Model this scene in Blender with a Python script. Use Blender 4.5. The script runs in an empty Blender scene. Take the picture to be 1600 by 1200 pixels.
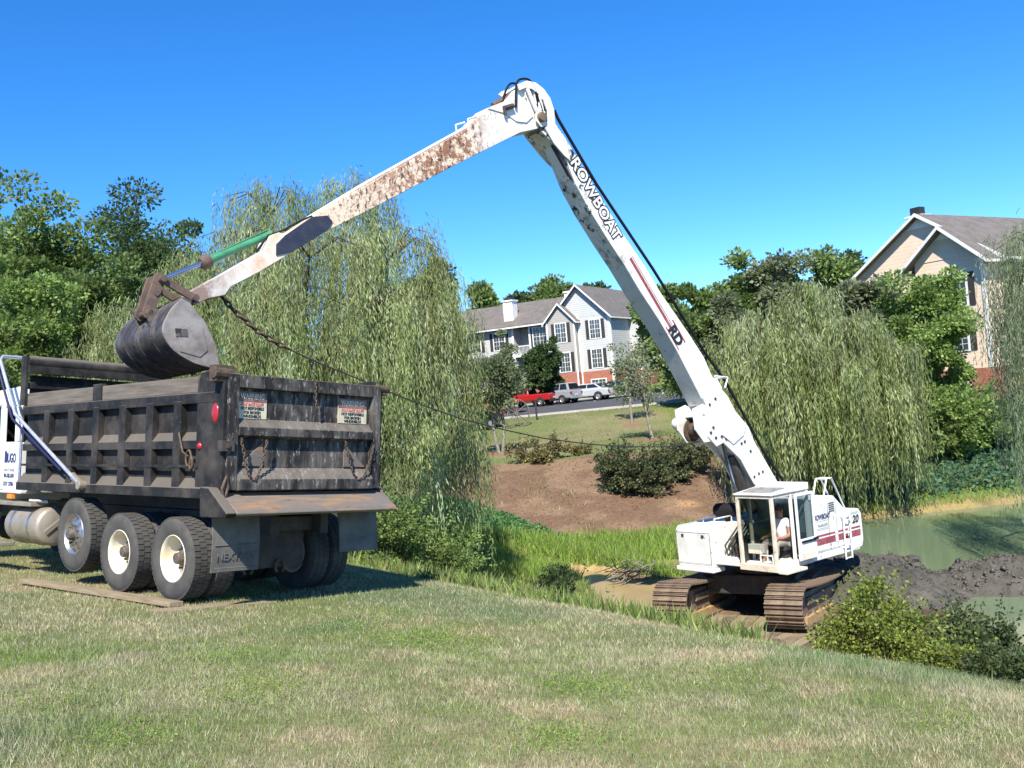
import bpy, bmesh, math, random
import numpy as np
from mathutils import Matrix, Vector

scene = bpy.context.scene
C = scene.collection
R = math.radians

# ------------------------------------------------------------------ camera, sky, sun, exposure
F_PX = 1550.0                                   # focal length for a 1600 px wide frame
EYE = np.array([0.0, 0.0, 1.65])
_g = np.array([-.087, .016, .996]); _g /= np.linalg.norm(_g)
_y = np.array([0, 1, 0]) - _g * _g[1]; _y /= np.linalg.norm(_y)
_x = np.cross(_y, _g)
CAM = np.array([_x, _y, _g])                    # camera axes (right, forward, up) -> world
cd = bpy.data.cameras.new('camera'); cam = bpy.data.objects.new('camera', cd); C.objects.link(cam)
cd.sensor_width = 36.0; cd.lens = 36.0 * F_PX / 1600.0
cd.clip_start = 0.1; cd.clip_end = 3000
_r, _f, _u = CAM[:, 0], CAM[:, 1], CAM[:, 2]
cam.matrix_world = Matrix([[_r[0], _u[0], -_f[0], EYE[0]], [_r[1], _u[1], -_f[1], EYE[1]],
                           [_r[2], _u[2], -_f[2], EYE[2]], [0, 0, 0, 1]])
scene.camera = cam

SUN = Vector((-.08, -.67, .73)).normalized()    # towards the sun: behind the photographer, a touch left
w = bpy.data.worlds.new('World'); scene.world = w; w.use_nodes = True
nt = w.node_tree; bg = nt.nodes['Background']
sky = nt.nodes.new('ShaderNodeTexSky'); sky.sky_type = 'NISHITA'; sky.sun_disc = False
sky.sun_elevation = math.asin(SUN.z); sky.sun_rotation = math.atan2(SUN.x, SUN.y)
sky.altitude = 1200; sky.air_density = .75; sky.dust_density = 0.05; sky.ozone_density = 5.0
hs = nt.nodes.new('ShaderNodeHueSaturation'); hs.inputs['Saturation'].default_value = 1.26; hs.inputs['Hue'].default_value = .503      # the camera's vivid blue, the whole sky alike
nt.links.new(sky.outputs[0], hs.inputs['Color']); nt.links.new(hs.outputs[0], bg.inputs[0]); bg.inputs[1].default_value = 0.14
sl = bpy.data.lights.new('sun', 'SUN'); sl.energy = 4.6; sl.angle = R(0.53); sl.color = (1, .94, .82)
so = bpy.data.objects.new('sun', sl); C.objects.link(so)
so.rotation_euler = SUN.to_track_quat('Z', 'Y').to_euler(); so.location = (-10, -40, 50)
vs = scene.view_settings
vs.view_transform = 'Standard'; vs.look = 'None'; vs.exposure = 0.95; vs.gamma = 1.0; vs.use_curve_mapping = False

# ------------------------------------------------------------------ layout helpers
def ray(px, py): return CAM @ np.array([(px - 800) / F_PX, 1, -(py - 600) / F_PX])
def at(px, py, Y):
    r = ray(px, py); return EYE + r * (Y / r[1])
def onplane(px, py, P0, n):
    r = ray(px, py); return EYE + r * (((P0 - EYE) @ n) / (r @ n))
rng = np.random.default_rng(7)

# ------------------------------------------------------------------ materials
MATS = {}
def nodes_of(name):
    m = bpy.data.materials.new(name); m.use_nodes = True
    nt = m.node_tree; b = nt.nodes['Principled BSDF']
    return m, nt, b
def mat(name, col, rough=.6, metal=0, col2=None, scale=4, lo=.4, hi=.65, bump=0, bscale=None, stretch=None,
        dust=None, dustamt=.6, col3=None, scale3=20, lo3=.55, hi3=.6, spec=.5, detail=6):
    """Principled paint: base colour, worn patches (col2), fine chips (col3), dust that settles on upward faces."""
    m, nt, b = nodes_of(name); N = nt.nodes; L = nt.links
    tc = N.new('ShaderNodeTexCoord'); src = tc.outputs['Object']
    if stretch:
        mp = N.new('ShaderNodeMapping'); mp.inputs['Scale'].default_value = stretch
        L.new(src, mp.inputs[0]); src = mp.outputs[0]
    cur = None
    def layer(prev, c, sc, lo, hi, off=0):
        n = N.new('ShaderNodeTexNoise'); n.inputs['Scale'].default_value = sc; n.inputs['Detail'].default_value = detail
        n.inputs['Roughness'].default_value = .65
        if off:
            a = N.new('ShaderNodeVectorMath'); a.operation = 'ADD'; a.inputs[1].default_value = (off, off * 2, off * 3)
            L.new(src, a.inputs[0]); L.new(a.outputs[0], n.inputs['Vector'])
        else: L.new(src, n.inputs['Vector'])
        r = N.new('ShaderNodeMapRange'); r.inputs[1].default_value = lo; r.inputs[2].default_value = hi
        L.new(n.outputs[0], r.inputs[0])
        x = N.new('ShaderNodeMix'); x.data_type = 'RGBA'; x.inputs[7].default_value = (*c, 1)
        if prev is None: x.inputs[6].default_value = (*col, 1)
        else: L.new(prev, x.inputs[6])
        L.new(r.outputs[0], x.inputs[0]); return x.outputs[2], n
    if col2: cur, _ = layer(cur, col2, scale, lo, hi)
    if col3: cur, _ = layer(cur, col3, scale3, lo3, hi3, 3.7)
    if dust:
        g = N.new('ShaderNodeNewGeometry'); s = N.new('ShaderNodeSeparateXYZ'); L.new(g.outputs['Normal'], s.inputs[0])
        r = N.new('ShaderNodeMapRange'); r.inputs[1].default_value = .25; r.inputs[2].default_value = .9; r.inputs[4].default_value = dustamt
        L.new(s.outputs[2], r.inputs[0])
        x = N.new('ShaderNodeMix'); x.data_type = 'RGBA'; x.inputs[7].default_value = (*dust, 1)
        if cur is None: x.inputs[6].default_value = (*col, 1)
        else: L.new(cur, x.inputs[6])
        L.new(r.outputs[0], x.inputs[0]); cur = x.outputs[2]
    if cur is None: b.inputs['Base Color'].default_value = (*col, 1)
    else: L.new(cur, b.inputs['Base Color'])
    b.inputs['Roughness'].default_value = rough; b.inputs['Metallic'].default_value = metal
    b.inputs['Specular IOR Level'].default_value = spec
    if bump:
        n = N.new('ShaderNodeTexNoise'); n.inputs['Scale'].default_value = bscale or scale * 6; n.inputs['Detail'].default_value = 5
        L.new(src, n.inputs['Vector']); bp = N.new('ShaderNodeBump'); bp.inputs['Strength'].default_value = bump
        bp.inputs['Distance'].default_value = .02
        L.new(n.outputs[0], bp.inputs['Height']); L.new(bp.outputs[0], b.inputs['Normal'])
    MATS[name] = m; return m

def vcol_mat(name, rough=.7, trans=0.0, spec=.3, bump=0, bscale=40, nvar=0, nscale=8):
    """colour from the mesh's own per-leaf / per-zone colour attribute"""
    m, nt, b = nodes_of(name); N = nt.nodes; L = nt.links
    a = N.new('ShaderNodeVertexColor'); a.layer_name = 'Col'; col = a.outputs[0]
    if nvar:
        tc = N.new('ShaderNodeTexCoord'); n = N.new('ShaderNodeTexNoise'); n.inputs['Scale'].default_value = nscale
        n.inputs['Detail'].default_value = 8; n.inputs['Roughness'].default_value = .75
        L.new(tc.outputs['Object'], n.inputs['Vector'])
        r = N.new('ShaderNodeMapRange'); r.inputs[1].default_value = .3; r.inputs[2].default_value = .7
        r.inputs[3].default_value = 1 - nvar; r.inputs[4].default_value = 1 + nvar; L.new(n.outputs[0], r.inputs[0])
        x = N.new('ShaderNodeVectorMath'); x.operation = 'SCALE'; L.new(col, x.inputs[0]); L.new(r.outputs[0], x.inputs['Scale'])
        col = x.outputs[0]
    L.new(col, b.inputs['Base Color']); b.inputs['Roughness'].default_value = rough
    b.inputs['Specular IOR Level'].default_value = spec
    if trans:
        t = N.new('ShaderNodeBsdfTranslucent'); L.new(col, t.inputs[0])
        mx = N.new('ShaderNodeMixShader'); mx.inputs[0].default_value = trans
        o = N['Material Output']; L.new(b.outputs[0], mx.inputs[1]); L.new(t.outputs[0], mx.inputs[2]); L.new(mx.outputs[0], o.inputs[0])
    if bump:
        tc = N.new('ShaderNodeTexCoord'); n = N.new('ShaderNodeTexNoise'); n.inputs['Scale'].default_value = bscale; n.inputs['Detail'].default_value = 6
        L.new(tc.outputs['Object'], n.inputs['Vector']); bp = N.new('ShaderNodeBump'); bp.inputs['Strength'].default_value = bump
        bp.inputs['Distance'].default_value = .05; L.new(n.outputs[0], bp.inputs['Height']); L.new(bp.outputs[0], b.inputs['Normal'])
    MATS[name] = m; return m

vcol_mat('ground', .95, spec=.1, bump=.7, bscale=9, nvar=.28, nscale=5)
vcol_mat('leaf', .5, trans=.45, spec=.3)
vcol_mat('blade', .6, trans=.25, spec=.25)
mat('bark', (.10, .075, .055), .9, col2=(.045, .035, .028), scale=6, bump=.8, bscale=14, stretch=(4, 4, .7), spec=.2)
mat('pale_bark', (.32, .29, .24), .85, col2=(.12, .10, .08), scale=8, bump=.4, stretch=(3, 3, .8), spec=.2)
# truck
mat('truck_black', (.016, .016, .017), .6, col2=(.085, .075, .066), scale=2.2, lo=.42, hi=.78, dust=(.19, .165, .135), dustamt=.8,
    col3=(.13, .12, .11), scale3=26, lo3=.63, hi3=.74, bump=.15, bscale=6, spec=.2)
mat('gate_black', (.026, .025, .026), .7, stretch=(1.6, 1, .45), spec=.15, col2=(.15, .135, .12), scale=3.2, lo=.44, hi=.68, dust=(.24, .205, .17), dustamt=.75,
    col3=(.36, .35, .33), scale3=17, lo3=.57, hi3=.70, bump=.3, bscale=7)
mat('rusty_apron', (.15, .13, .115), .75, stretch=(.5, 2, 2), col2=(.30, .17, .08), scale=3, lo=.48, hi=.66, col3=(.07, .06, .055), scale3=7, lo3=.6, hi3=.68, bump=.3)
mat('board_wood', (.17, .145, .12), .85, col2=(.095, .08, .068), scale=2.5, stretch=(.6, .6, 9), bump=.3, bscale=20)
mat('plank_wood', (.30, .235, .15), .85, col2=(.19, .145, .09), scale=3, stretch=(1, 8, 8), bump=.3)
mat('rubber', (.058, .057, .056), .85, col2=(.11, .105, .095), scale=5, lo=.35, hi=.8, dust=(.09, .08, .07), dustamt=.3, spec=.2)
mat('cream_rim', (.72, .66, .52), .5, col2=(.50, .38, .20), scale=4, lo=.5, hi=.85, col3=(.30, .17, .07), scale3=12, lo3=.66, hi3=.76)
mat('alu', (.62, .62, .62), .33, metal=.9, col2=(.35, .33, .30), scale=9)
mat('hub_dark', (.06, .055, .05), .6, col2=(.16, .12, .09), scale=20)
mat('tank_alu', (.36, .32, .26), .5, metal=.35, col2=(.24, .20, .16), scale=2, bump=.1)
mat('truck_white', (.78, .78, .76), .3, col2=(.6, .58, .54), scale=3, lo=.5, hi=.8)
mat('arm_blue_steel', (.60, .62, .70), .35, metal=.5, col2=(.40, .42, .52), scale=5)
mat('navy', (.012, .012, .06), .5)
mat('dark_steel', (.03, .028, .027), .7, col2=(.07, .055, .045), scale=5)
mat('flap_rubber', (.10, .095, .088), .8, col2=(.17, .16, .14), scale=3, bump=.1)
mat('chain_rust', (.13, .085, .055), .75, metal=.3, col2=(.05, .04, .034), scale=14)
mat('lamp_red', (.35, .02, .03), .25)
mat('lamp_amber', (.75, .25, .03), .25)
mat('sign_cream', (.62, .57, .42), .6, col2=(.40, .34, .24), scale=8, lo=.45, hi=.75, col3=(.05, .04, .04), scale3=9, lo3=.66, hi3=.69)
mat('sign_maroon', (.16, .07, .075), .6, col2=(.28, .18, .16), scale=9)
mat('sign_red', (.58, .06, .07), .5, col2=(.6, .3, .25), scale=14)
mat('ink', (.02, .02, .022), .5)
mat('ink_blue', (.02, .035, .12), .5)
mat('ink_faded', (.30, .32, .34), .6)
mat('glass_dark', (.012, .016, .018), .06, spec=.8)
# excavator
mat('ex_white', (.74, .74, .71), .42, col2=(.44, .40, .34), scale=2.1, lo=.52, hi=.82, col3=(.16, .10, .065), scale3=11, lo3=.635, hi3=.70, stretch=(1, 1, .6))
mat('ex_cream', (.68, .62, .50), .5, col2=(.45, .33, .22), scale=4, lo=.48, hi=.8, col3=(.20, .10, .05), scale3=10, lo3=.62, hi3=.7)
mat('ex_red', (.26, .05, .065), .5, col2=(.5, .25, .22), scale=9, lo=.5, hi=.85)
mat('track_steel', (.15, .105, .075), .7, metal=.25, col2=(.30, .22, .15), scale=4, lo=.4, hi=.75, bump=.3, bscale=15)
mat('frame_mud', (.13, .095, .07), .85, col2=(.27, .19, .115), scale=2.5, bump=.4)
mat('mud_yellow', (.45, .29, .12), .9, col2=(.28, .18, .09), scale=4, bump=.5)
mat('bucket_steel', (.055, .048, .046), .6, metal=.25, col2=(.20, .17, .145), scale=2.6, lo=.42, hi=.75, col3=(.03, .028, .03), scale3=7, bump=.35, bscale=9)
mat('bucket_side', (.27, .25, .24), .7, col2=(.15, .125, .11), scale=2.4, lo=.4, hi=.62, bump=.2)
mat('link_rust', (.17, .11, .085), .7, metal=.25, col2=(.08, .06, .052), scale=6, bump=.2)
mat('cyl_green', (.05, .25, .125), .45, col2=(.035, .16, .085), scale=5)
mat('rod_steel', (.34, .42, .58), .18, metal=.9)
mat('hose', (.010, .010, .012), .75, spec=.2)
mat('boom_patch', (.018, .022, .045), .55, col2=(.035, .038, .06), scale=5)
mat('seat_vinyl', (.03, .03, .032), .7)
mat('roof_grey', (.16, .16, .155), .7, col2=(.3, .29, .27), scale=5)
mat('person_skin', (.34, .16, .105), .6); mat('shirt_white', (.78, .78, .80), .8, col2=(.62, .63, .66), scale=9)
mat('khaki', (.33, .27, .21), .85); mat('hair', (.05, .03, .02), .8); mat('boot', (.08, .05, .035), .8)
mat('mud_dark', (.052, .049, .041), .95, col2=(.115, .106, .09), scale=1.8, lo=.35, hi=.7, bump=1.0, bscale=5, spec=.2)
mat('mud_wet', (.10, .085, .065), .5, col2=(.06, .052, .045), scale=3, bump=.5)
mat('cable_steel', (.06, .055, .045), .55, metal=.5)

def worn_white(name, patches, fringe):
    """white paint on the long boom and stick with rust blooms and scratched bare steel along part of its length"""
    m, nt, b = nodes_of(name); N = nt.nodes; L = nt.links
    tc = N.new('ShaderNodeTexCoord'); ob = tc.outputs['Object']
    sep = N.new('ShaderNodeSeparateXYZ'); L.new(ob, sep.inputs[0])
    def noise(sc, st=(1, 1, 1), det=8, ro=.7):
        mp = N.new('ShaderNodeMapping'); mp.inputs['Scale'].default_value = st; L.new(ob, mp.inputs[0])
        n = N.new('ShaderNodeTexNoise'); n.inputs['Scale'].default_value = sc; n.inputs['Detail'].default_value = det
        n.inputs['Roughness'].default_value = ro; L.new(mp.outputs[0], n.inputs['Vector']); return n.outputs[0]
    def rampf(v, lo, hi):
        r = N.new('ShaderNodeMapRange'); r.inputs[1].default_value = lo; r.inputs[2].default_value = hi; L.new(v, r.inputs[0]); return r.outputs[0]
    def mul(a, c):
        x = N.new('ShaderNodeMath'); x.operation = 'MULTIPLY'; L.new(a, x.inputs[0])
        if isinstance(c, float): x.inputs[1].default_value = c
        else: L.new(c, x.inputs[1])
        return x.outputs[0]
    def mix(prev, c, fac):
        x = N.new('ShaderNodeMix'); x.data_type = 'RGBA'; L.new(fac, x.inputs[0]); x.inputs[7].default_value = (*c, 1)
        if isinstance(prev, tuple): x.inputs[6].default_value = (*prev, 1)
        else: L.new(prev, x.inputs[6])
        return x.outputs[2]
    cur = (.74, .73, .69)
    cur = mix(cur, (.40, .37, .33), mul(rampf(noise(1.1, (.35, 1, 1)), .50, .72), .75))
    cur = mix(cur, (.20, .15, .11), mul(rampf(noise(4.5, (.25, 1, 1)), .60, .70), .7))
    for (a, b0, b1, c0, axis, colr, sc, st, lo, hi, amt) in patches:
        v = sep.outputs[axis]
        zone = mul(rampf(v, a, b0), rampf(v, c0, b1))            # trapezoid a..b0 .. b1..c0 along the axis
        f = mul(mul(zone, rampf(noise(sc, st), lo, hi)), amt)
        cur = mix(cur, colr, f)
    cur = mix(cur, (.22, .13, .08), rampf(noise(17), .69, .74))
    L.new(cur, b.inputs['Base Color']); b.inputs['Roughness'].default_value = .5
    MATS[name] = m

worn_white('stick_paint', [  # local x: tip 13.1 -> elbow 5.9
    (6.9, 8.0, 11.2, 12.2, 0, (.72, .55, .38), .8, (1, 1, 1), .1, .3, .75),
    (7.2, 7.8, 8.9, 10.6, 0, (.24, .10, .045), 8, (1, 1, 1), .46, .54, .95),
    (7.3, 7.8, 10.2, 11.2, 0, (.30, .13, .06), 19, (1, 1, 1), .53, .58, .9),
    (6.8, 7.6, 10.6, 11.2, 0, (.05, .035, .03), 14, (1, 1, .45), .545, .585, .95),
    (10.4, 11, 13.1, 13.6, 0, (.58, .36, .19), 2, (1, 1, 1), .48, .66, .8),
    (12.3, 12.9, 14, 15, 0, (.20, .11, .08), 3, (1, 1, 1), .35, .55, .9)], 0)
worn_white('boom_paint', [
    (3.6, 4.8, 6.0, 6.6, 0, (.02, .02, .022), 5, (1, 1, 1), .55, .58, 1.0),
    (4.5, 5.0, 6.5, 7.0, 0, (.10, .08, .06), 3, (1, 1, 1), .52, .66, .8)], 0)

# buildings
def siding_mat(name, col, pitch):
    m, nt, b = nodes_of(name); N = nt.nodes; L = nt.links
    tc = N.new('ShaderNodeTexCoord'); sp = N.new('ShaderNodeSeparateXYZ'); L.new(tc.outputs['Object'], sp.inputs[0])
    d = N.new('ShaderNodeMath'); d.operation = 'DIVIDE'; d.inputs[1].default_value = pitch; L.new(sp.outputs[2], d.inputs[0])
    fr = N.new('ShaderNodeMath'); fr.operation = 'FRACT'; L.new(d.outputs[0], fr.inputs[0])
    iv = N.new('ShaderNodeMath'); iv.operation = 'SUBTRACT'; iv.inputs[0].default_value = 1; L.new(fr.outputs[0], iv.inputs[1])
    bp = N.new('ShaderNodeBump'); bp.inputs['Strength'].default_value = 1; bp.inputs['Distance'].default_value = .03
    L.new(iv.outputs[0], bp.inputs['Height']); L.new(bp.outputs[0], b.inputs['Normal'])
    n = N.new('ShaderNodeTexNoise'); n.inputs['Scale'].default_value = 1.3; n.inputs['Detail'].default_value = 5; L.new(tc.outputs['Object'], n.inputs[0])
    r = N.new('ShaderNodeMapRange'); r.inputs[3].default_value = .86; r.inputs[4].default_value = 1.12; L.new(n.outputs[0], r.inputs[0])
    x = N.new('ShaderNodeVectorMath'); x.operation = 'SCALE'; x.inputs[0].default_value = col; L.new(r.outputs[0], x.inputs['Scale'])
    L.new(x.outputs[0], b.inputs['Base Color']); b.inputs['Roughness'].default_value = .7; MATS[name] = m
siding_mat('siding_grey', (.42, .43, .42), .2)
siding_mat('siding_taupe', (.33, .315, .29), .2)
siding_mat('siding_tan', (.64, .51, .385), .2)
def brick_mat(name):
    m, nt, b = nodes_of(name); N = nt.nodes; L = nt.links
    tc = N.new('ShaderNodeTexCoord'); mp = N.new('ShaderNodeMapping'); mp.inputs['Rotation'].default_value = (R(90), 0, 0)
    L.new(tc.outputs['Object'], mp.inputs[0]); br = N.new('ShaderNodeTexBrick'); L.new(mp.outputs[0], br.inputs[0])
    br.inputs['Color1'].default_value = (.30, .085, .05, 1); br.inputs['Color2'].default_value = (.38, .13, .075, 1); br.inputs['Mortar'].default_value = (.36, .26, .2, 1)
    br.inputs['Scale'].default_value = 2.2; br.inputs['Mortar Size'].default_value = .012
    L.new(br.outputs[0], b.inputs['Base Color']); b.inputs['Roughness'].default_value = .85; MATS[name] = m
brick_mat('brick')
mat('shingle', (.145, .13, .12), .9, col2=(.10, .085, .078), scale=1.5, bump=.4, bscale=9, col3=(.20, .17, .15), scale3=14, lo3=.5, hi3=.7)
mat('trim_white', (.78, .78, .76), .5, col2=(.68, .67, .64), scale=2)
mat('shutter', (.035, .028, .026), .6)
mat('pane', (.05, .065, .075), .08, spec=.8)
mat('curtain', (.62, .62, .60), .8)
mat('recess', (.12, .12, .115), .8)
mat('asphalt', (.055, .057, .062), .9, col2=(.075, .077, .082), scale=1.2, bump=.2)
mat('concrete', (.42, .40, .37), .85, col2=(.32, .30, .28), scale=2)
mat('line_paint', (.62, .62, .6), .8, col2=(.35, .35, .35), scale=3)
mat('iron', (.02, .02, .02), .6)
for nm, c in (('car_red', (.42, .02, .02)), ('car_silver', (.46, .48, .50)), ('car_grey', (.30, .32, .35)), ('car_green', (.025, .055, .05)),
              ('car_dark', (.02, .025, .035)), ('car_tan', (.38, .36, .33)), ('car_white', (.74, .75, .76))):
    mat(nm, c, .25, metal=.15, spec=.6)
mat('tyre_small', (.02, .02, .02), .8)
mat('rim_small', (.55, .55, .55), .35, metal=.8)
mat('mulch', (.19, .115, .08), .95, col2=(.10, .06, .042), scale=5, bump=1, bscale=25)

# ------------------------------------------------------------------ mesh helpers
class MB:
    """collects simple solids; build() links them as ONE mesh object"""
    def __init__(s): s.v = []; s.f = []
    def add(s, vs, fs):
        o = len(s.v); s.v += [tuple(map(float, p)) for p in vs]; s.f += [tuple(i + o for i in f) for f in fs]; return s
    def box(s, x0, x1, y0, y1, z0, z1):
        return s.add([(x0, y0, z0), (x1, y0, z0), (x1, y1, z0), (x0, y1, z0), (x0, y0, z1), (x1, y0, z1), (x1, y1, z1), (x0, y1, z1)],
                     [(0, 3, 2, 1), (4, 5, 6, 7), (0, 1, 5, 4), (1, 2, 6, 5), (2, 3, 7, 6), (3, 0, 4, 7)])
    def obox(s, c, ex, ey, ez):
        """box from centre and three half-edge vectors"""
        c, ex, ey, ez = map(np.array, (c, ex, ey, ez))
        return s.add([c + a * ex + b * ey + d * ez for d in (-1, 1) for a, b in ((-1, -1), (1, -1), (1, 1), (-1, 1))],
                     [(0, 3, 2, 1), (4, 5, 6, 7), (0, 1, 5, 4), (1, 2, 6, 5), (2, 3, 7, 6), (3, 0, 4, 7)])
    def prism(s, poly, o, ex, ey, ez, h0, h1):
        """extrude a 2-D outline (in ex, ey) along ez"""
        o, ex, ey, ez = map(np.array, (o, ex, ey, ez)); n = len(poly)
        A = [o + a * ex + b * ey + h0 * ez for a, b in poly]; B = [o + a * ex + b * ey + h1 * ez for a, b in poly]
        area = sum(poly[i][0] * poly[(i + 1) % n][1] - poly[(i + 1) % n][0] * poly[i][1] for i in range(n))
        flip = (area * np.dot(np.cross(ex, ey), ez) * (h1 - h0)) < 0
        fs = [tuple(range(n))[::-1], tuple(range(n, 2 * n))] + [(i, (i + 1) % n, n + (i + 1) % n, n + i) for i in range(n)]
        if flip: fs = [f[::-1] for f in fs]
        return s.add(A + B, fs)
    def tube(s, pts, r, n=8, caps=True):
        pts = [np.array(p, float) for p in pts]; k = len(pts)
        rs = r if hasattr(r, '__len__') else [r] * k
        up = np.array([0, 0, 1.0]); vs = []; u = None
        for i, p in enumerate(pts):
            t = pts[min(i + 1, k - 1)] - pts[max(i - 1, 0)]; t = t / (np.linalg.norm(t) + 1e-9)
            if u is None:
                u = np.cross(t, up if abs(t[2]) < .95 else np.array([1.0, 0, 0]))
            else: u = u - t * (u @ t)
            u = u / (np.linalg.norm(u) + 1e-9); v = np.cross(t, u)
            vs += [p + rs[i] * (math.cos(a) * u + math.sin(a) * v) for a in np.arange(n) * 2 * math.pi / n]
        fs = [(i * n + j, i * n + (j + 1) % n, (i + 1) * n + (j + 1) % n, (i + 1) * n + j) for i in range(k - 1) for j in range(n)]
        if caps: fs += [tuple(range(n))[::-1], tuple(range((k - 1) * n, k * n))]
        return s.add(vs, fs)
    def lathe(s, prof, o, ax, n=24, closed=False, caps=True):
        """spin (radius, height) points about an axis"""
        o = np.array(o, float); ax = np.array(ax, float); ax /= np.linalg.norm(ax)
        u = np.cross(ax, (0, 0, 1) if abs(ax[2]) < .9 else (1, 0, 0)); u /= np.linalg.norm(u); v = np.cross(ax, u); k = len(prof)
        vs = [o + ax * h + r * (math.cos(a) * u + math.sin(a) * v) for r, h in prof for a in np.arange(n) * 2 * math.pi / n]
        fs = [(i * n + j, i * n + (j + 1) % n, ((i + 1) % k) * n + (j + 1) % n, ((i + 1) % k) * n + j)
              for i in range(k if closed else k - 1) for j in range(n)]
        if not closed and caps:
            if prof[0][0] > 1e-4: fs.append(tuple(range(n))[::-1])
            if prof[-1][0] > 1e-4: fs.append(tuple(range((k - 1) * n, k * n)))
        return s.add(vs, fs)
    def mesh(s, name, mt, smooth=None):
        me = bpy.data.meshes.new(name); me.from_pydata(s.v, [], s.f)
        bm = bmesh.new(); bm.from_mesh(me); bmesh.ops.recalc_face_normals(bm, faces=bm.faces); bm.to_mesh(me); bm.free()
        if mt: me.materials.append(MATS[mt] if isinstance(mt, str) else mt)
        if smooth:
            me.shade_smooth(); me.set_sharp_from_angle(angle=R(smooth))
        return me
    def build(s, name, mt, parent=None, smooth=None, bevel=0):
        return link(name, s.mesh(name, mt, smooth), parent, bevel)

def link(name, me, parent=None, bevel=0):
    o = bpy.data.objects.new(name, me); C.objects.link(o)
    if parent: o.parent = parent
    if bevel:
        m = o.modifiers.new('bevel', 'BEVEL'); m.width = bevel; m.segments = 2; m.limit_method = 'ANGLE'; m.angle_limit = R(40)
    return o
def tag(o, label, cat, group=None):
    o['label'] = label; o['category'] = cat
    if group: o['group'] = group
    return o
def thing(name, label, cat, group=None, loc=(0, 0, 0), rz=0, mw=None):
    o = bpy.data.objects.new(name, None); C.objects.link(o); o.empty_display_size = .2
    if mw is not None: o.matrix_world = mw
    else: o.location = loc; o.rotation_euler = (0, 0, rz)
    return tag(o, label, cat, group)
def kind(o, k): o['kind'] = k; return o
def copy_tree(o, parent=None):
    c = o.copy(); C.objects.link(c)
    if parent: c.parent = parent
    for ch in list(o.children): copy_tree(ch, c)
    return c
def frame(o, ex, ey, ez):
    return Matrix([[ex[0], ey[0], ez[0], o[0]], [ex[1], ey[1], ez[1], o[1]], [ex[2], ey[2], ez[2], o[2]], [0, 0, 0, 1]])

# lettering is turned into meshes in one go while the scene is small
TEXTS = {}
def _texts(items):
    obs = []
    for key, body, size, ext, off, shear in items:
        cu = bpy.data.curves.new(key, 'FONT'); cu.body = body; cu.size = size; cu.extrude = ext; cu.offset = off; cu.shear = shear
        cu.align_x = 'CENTER'; cu.align_y = 'CENTER'; cu.resolution_u = 3
        o = bpy.data.objects.new(key, cu); C.objects.link(o); obs.append((key, o))
    dg = bpy.context.evaluated_depsgraph_get(); dg.update()
    for key, o in obs:
        TEXTS[key] = bpy.data.meshes.new_from_object(o.evaluated_get(dg))
    for key, o in obs:
        cu = o.data; bpy.data.objects.remove(o); bpy.data.curves.remove(cu)
_texts([('row_out', 'ROWBOAT', .40, .003, .034, 0), ('row_in', 'ROWBOAT', .40, .004, .006, 0), ('row_small', 'ROWBOAT', .20, .002, .006, .1),
        ('ph', '704-603-3478', .09, .002, .002, 0), ('n20', '20', .24, .002, .008, .25), ('rd', 'RD', .34, .003, .018, .1),
        ('mugo', 'MUGO', .21, .002, .007, 0), ('t2', 'Gravel & Grading', .085, .002, .001, 0), ('t3', '704-782-3478', .095, .002, .002, 0),
        ('t4', 'USDOT 127061', .095, .002, .002, 0), ('warn', 'WARNING', .092, .002, .003, 0), ('stay', 'STAY BACK 200 FT', .05, .002, .002, 0),
        ('nr', 'NOT RESPONSIBLE', .05, .002, .001, 0), ('fb', 'FOR BROKEN', .05, .002, .001, 0), ('ws', 'WINDSHIELDS', .05, .002, .001, 0),
        ('nex', 'NEXTRAN', .12, .0018, .002, .1)])
def text(key, mt, parent, o, ex, ey, name='lettering', sx=1, sy=1):
    me = TEXTS[key].copy(); me.materials.clear(); me.materials.append(MATS[mt])
    ob = link(name, me, parent); ex = np.array(ex, float); ey = np.array(ey, float); ez = np.cross(ex, ey)
    ob.matrix_local = frame(o, ex * sx, ey * sy, ez); return ob

def mesh_np(name, V, Fc, col=None, mt=None):
    """mesh straight from numpy arrays; Fc is (n,3) or (n,4); col per vertex"""
    me = bpy.data.meshes.new(name); k = Fc.shape[1]; n = len(Fc)
    me.vertices.add(len(V)); me.vertices.foreach_set('co', np.ascontiguousarray(V, np.float32).ravel())
    me.loops.add(n * k); me.loops.foreach_set('vertex_index', np.ascontiguousarray(Fc, np.int32).ravel())
    me.polygons.add(n); me.polygons.foreach_set('loop_start', np.arange(0, n * k, k, dtype=np.int32))
    me.update(calc_edges=True)
    if col is not None:
        a = me.color_attributes.new('Col', 'FLOAT_COLOR', 'POINT')
        c4 = np.ones((len(V), 4), np.float32); c4[:, :3] = col; a.data.foreach_set('color', c4.ravel())
    if mt: me.materials.append(MATS[mt])
    return me
def unit(a): return a / (np.linalg.norm(a, axis=-1, keepdims=True) + 1e-9)
def leaf_mesh(name, P, D, L, W, col, g=rng):
    """a diamond leaf per point: base P, axis D, length L, width W"""
    n = len(P); D = unit(D); S = unit(np.cross(D, g.normal(size=(n, 3)))); L = np.broadcast_to(L, n)[:, None]; W = np.broadcast_to(W, n)[:, None]
    Nn = np.cross(D, S)
    V = np.stack([P, P + D * L * .45 + S * W * .5 + Nn * W * .12, P + D * L, P + D * L * .45 - S * W * .5 + Nn * W * .12], 1).reshape(-1, 3)
    Fc = np.arange(4 * n).reshape(n, 4)
    return mesh_np(name, V, Fc, np.repeat(col, 4, 0), 'leaf')
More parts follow.
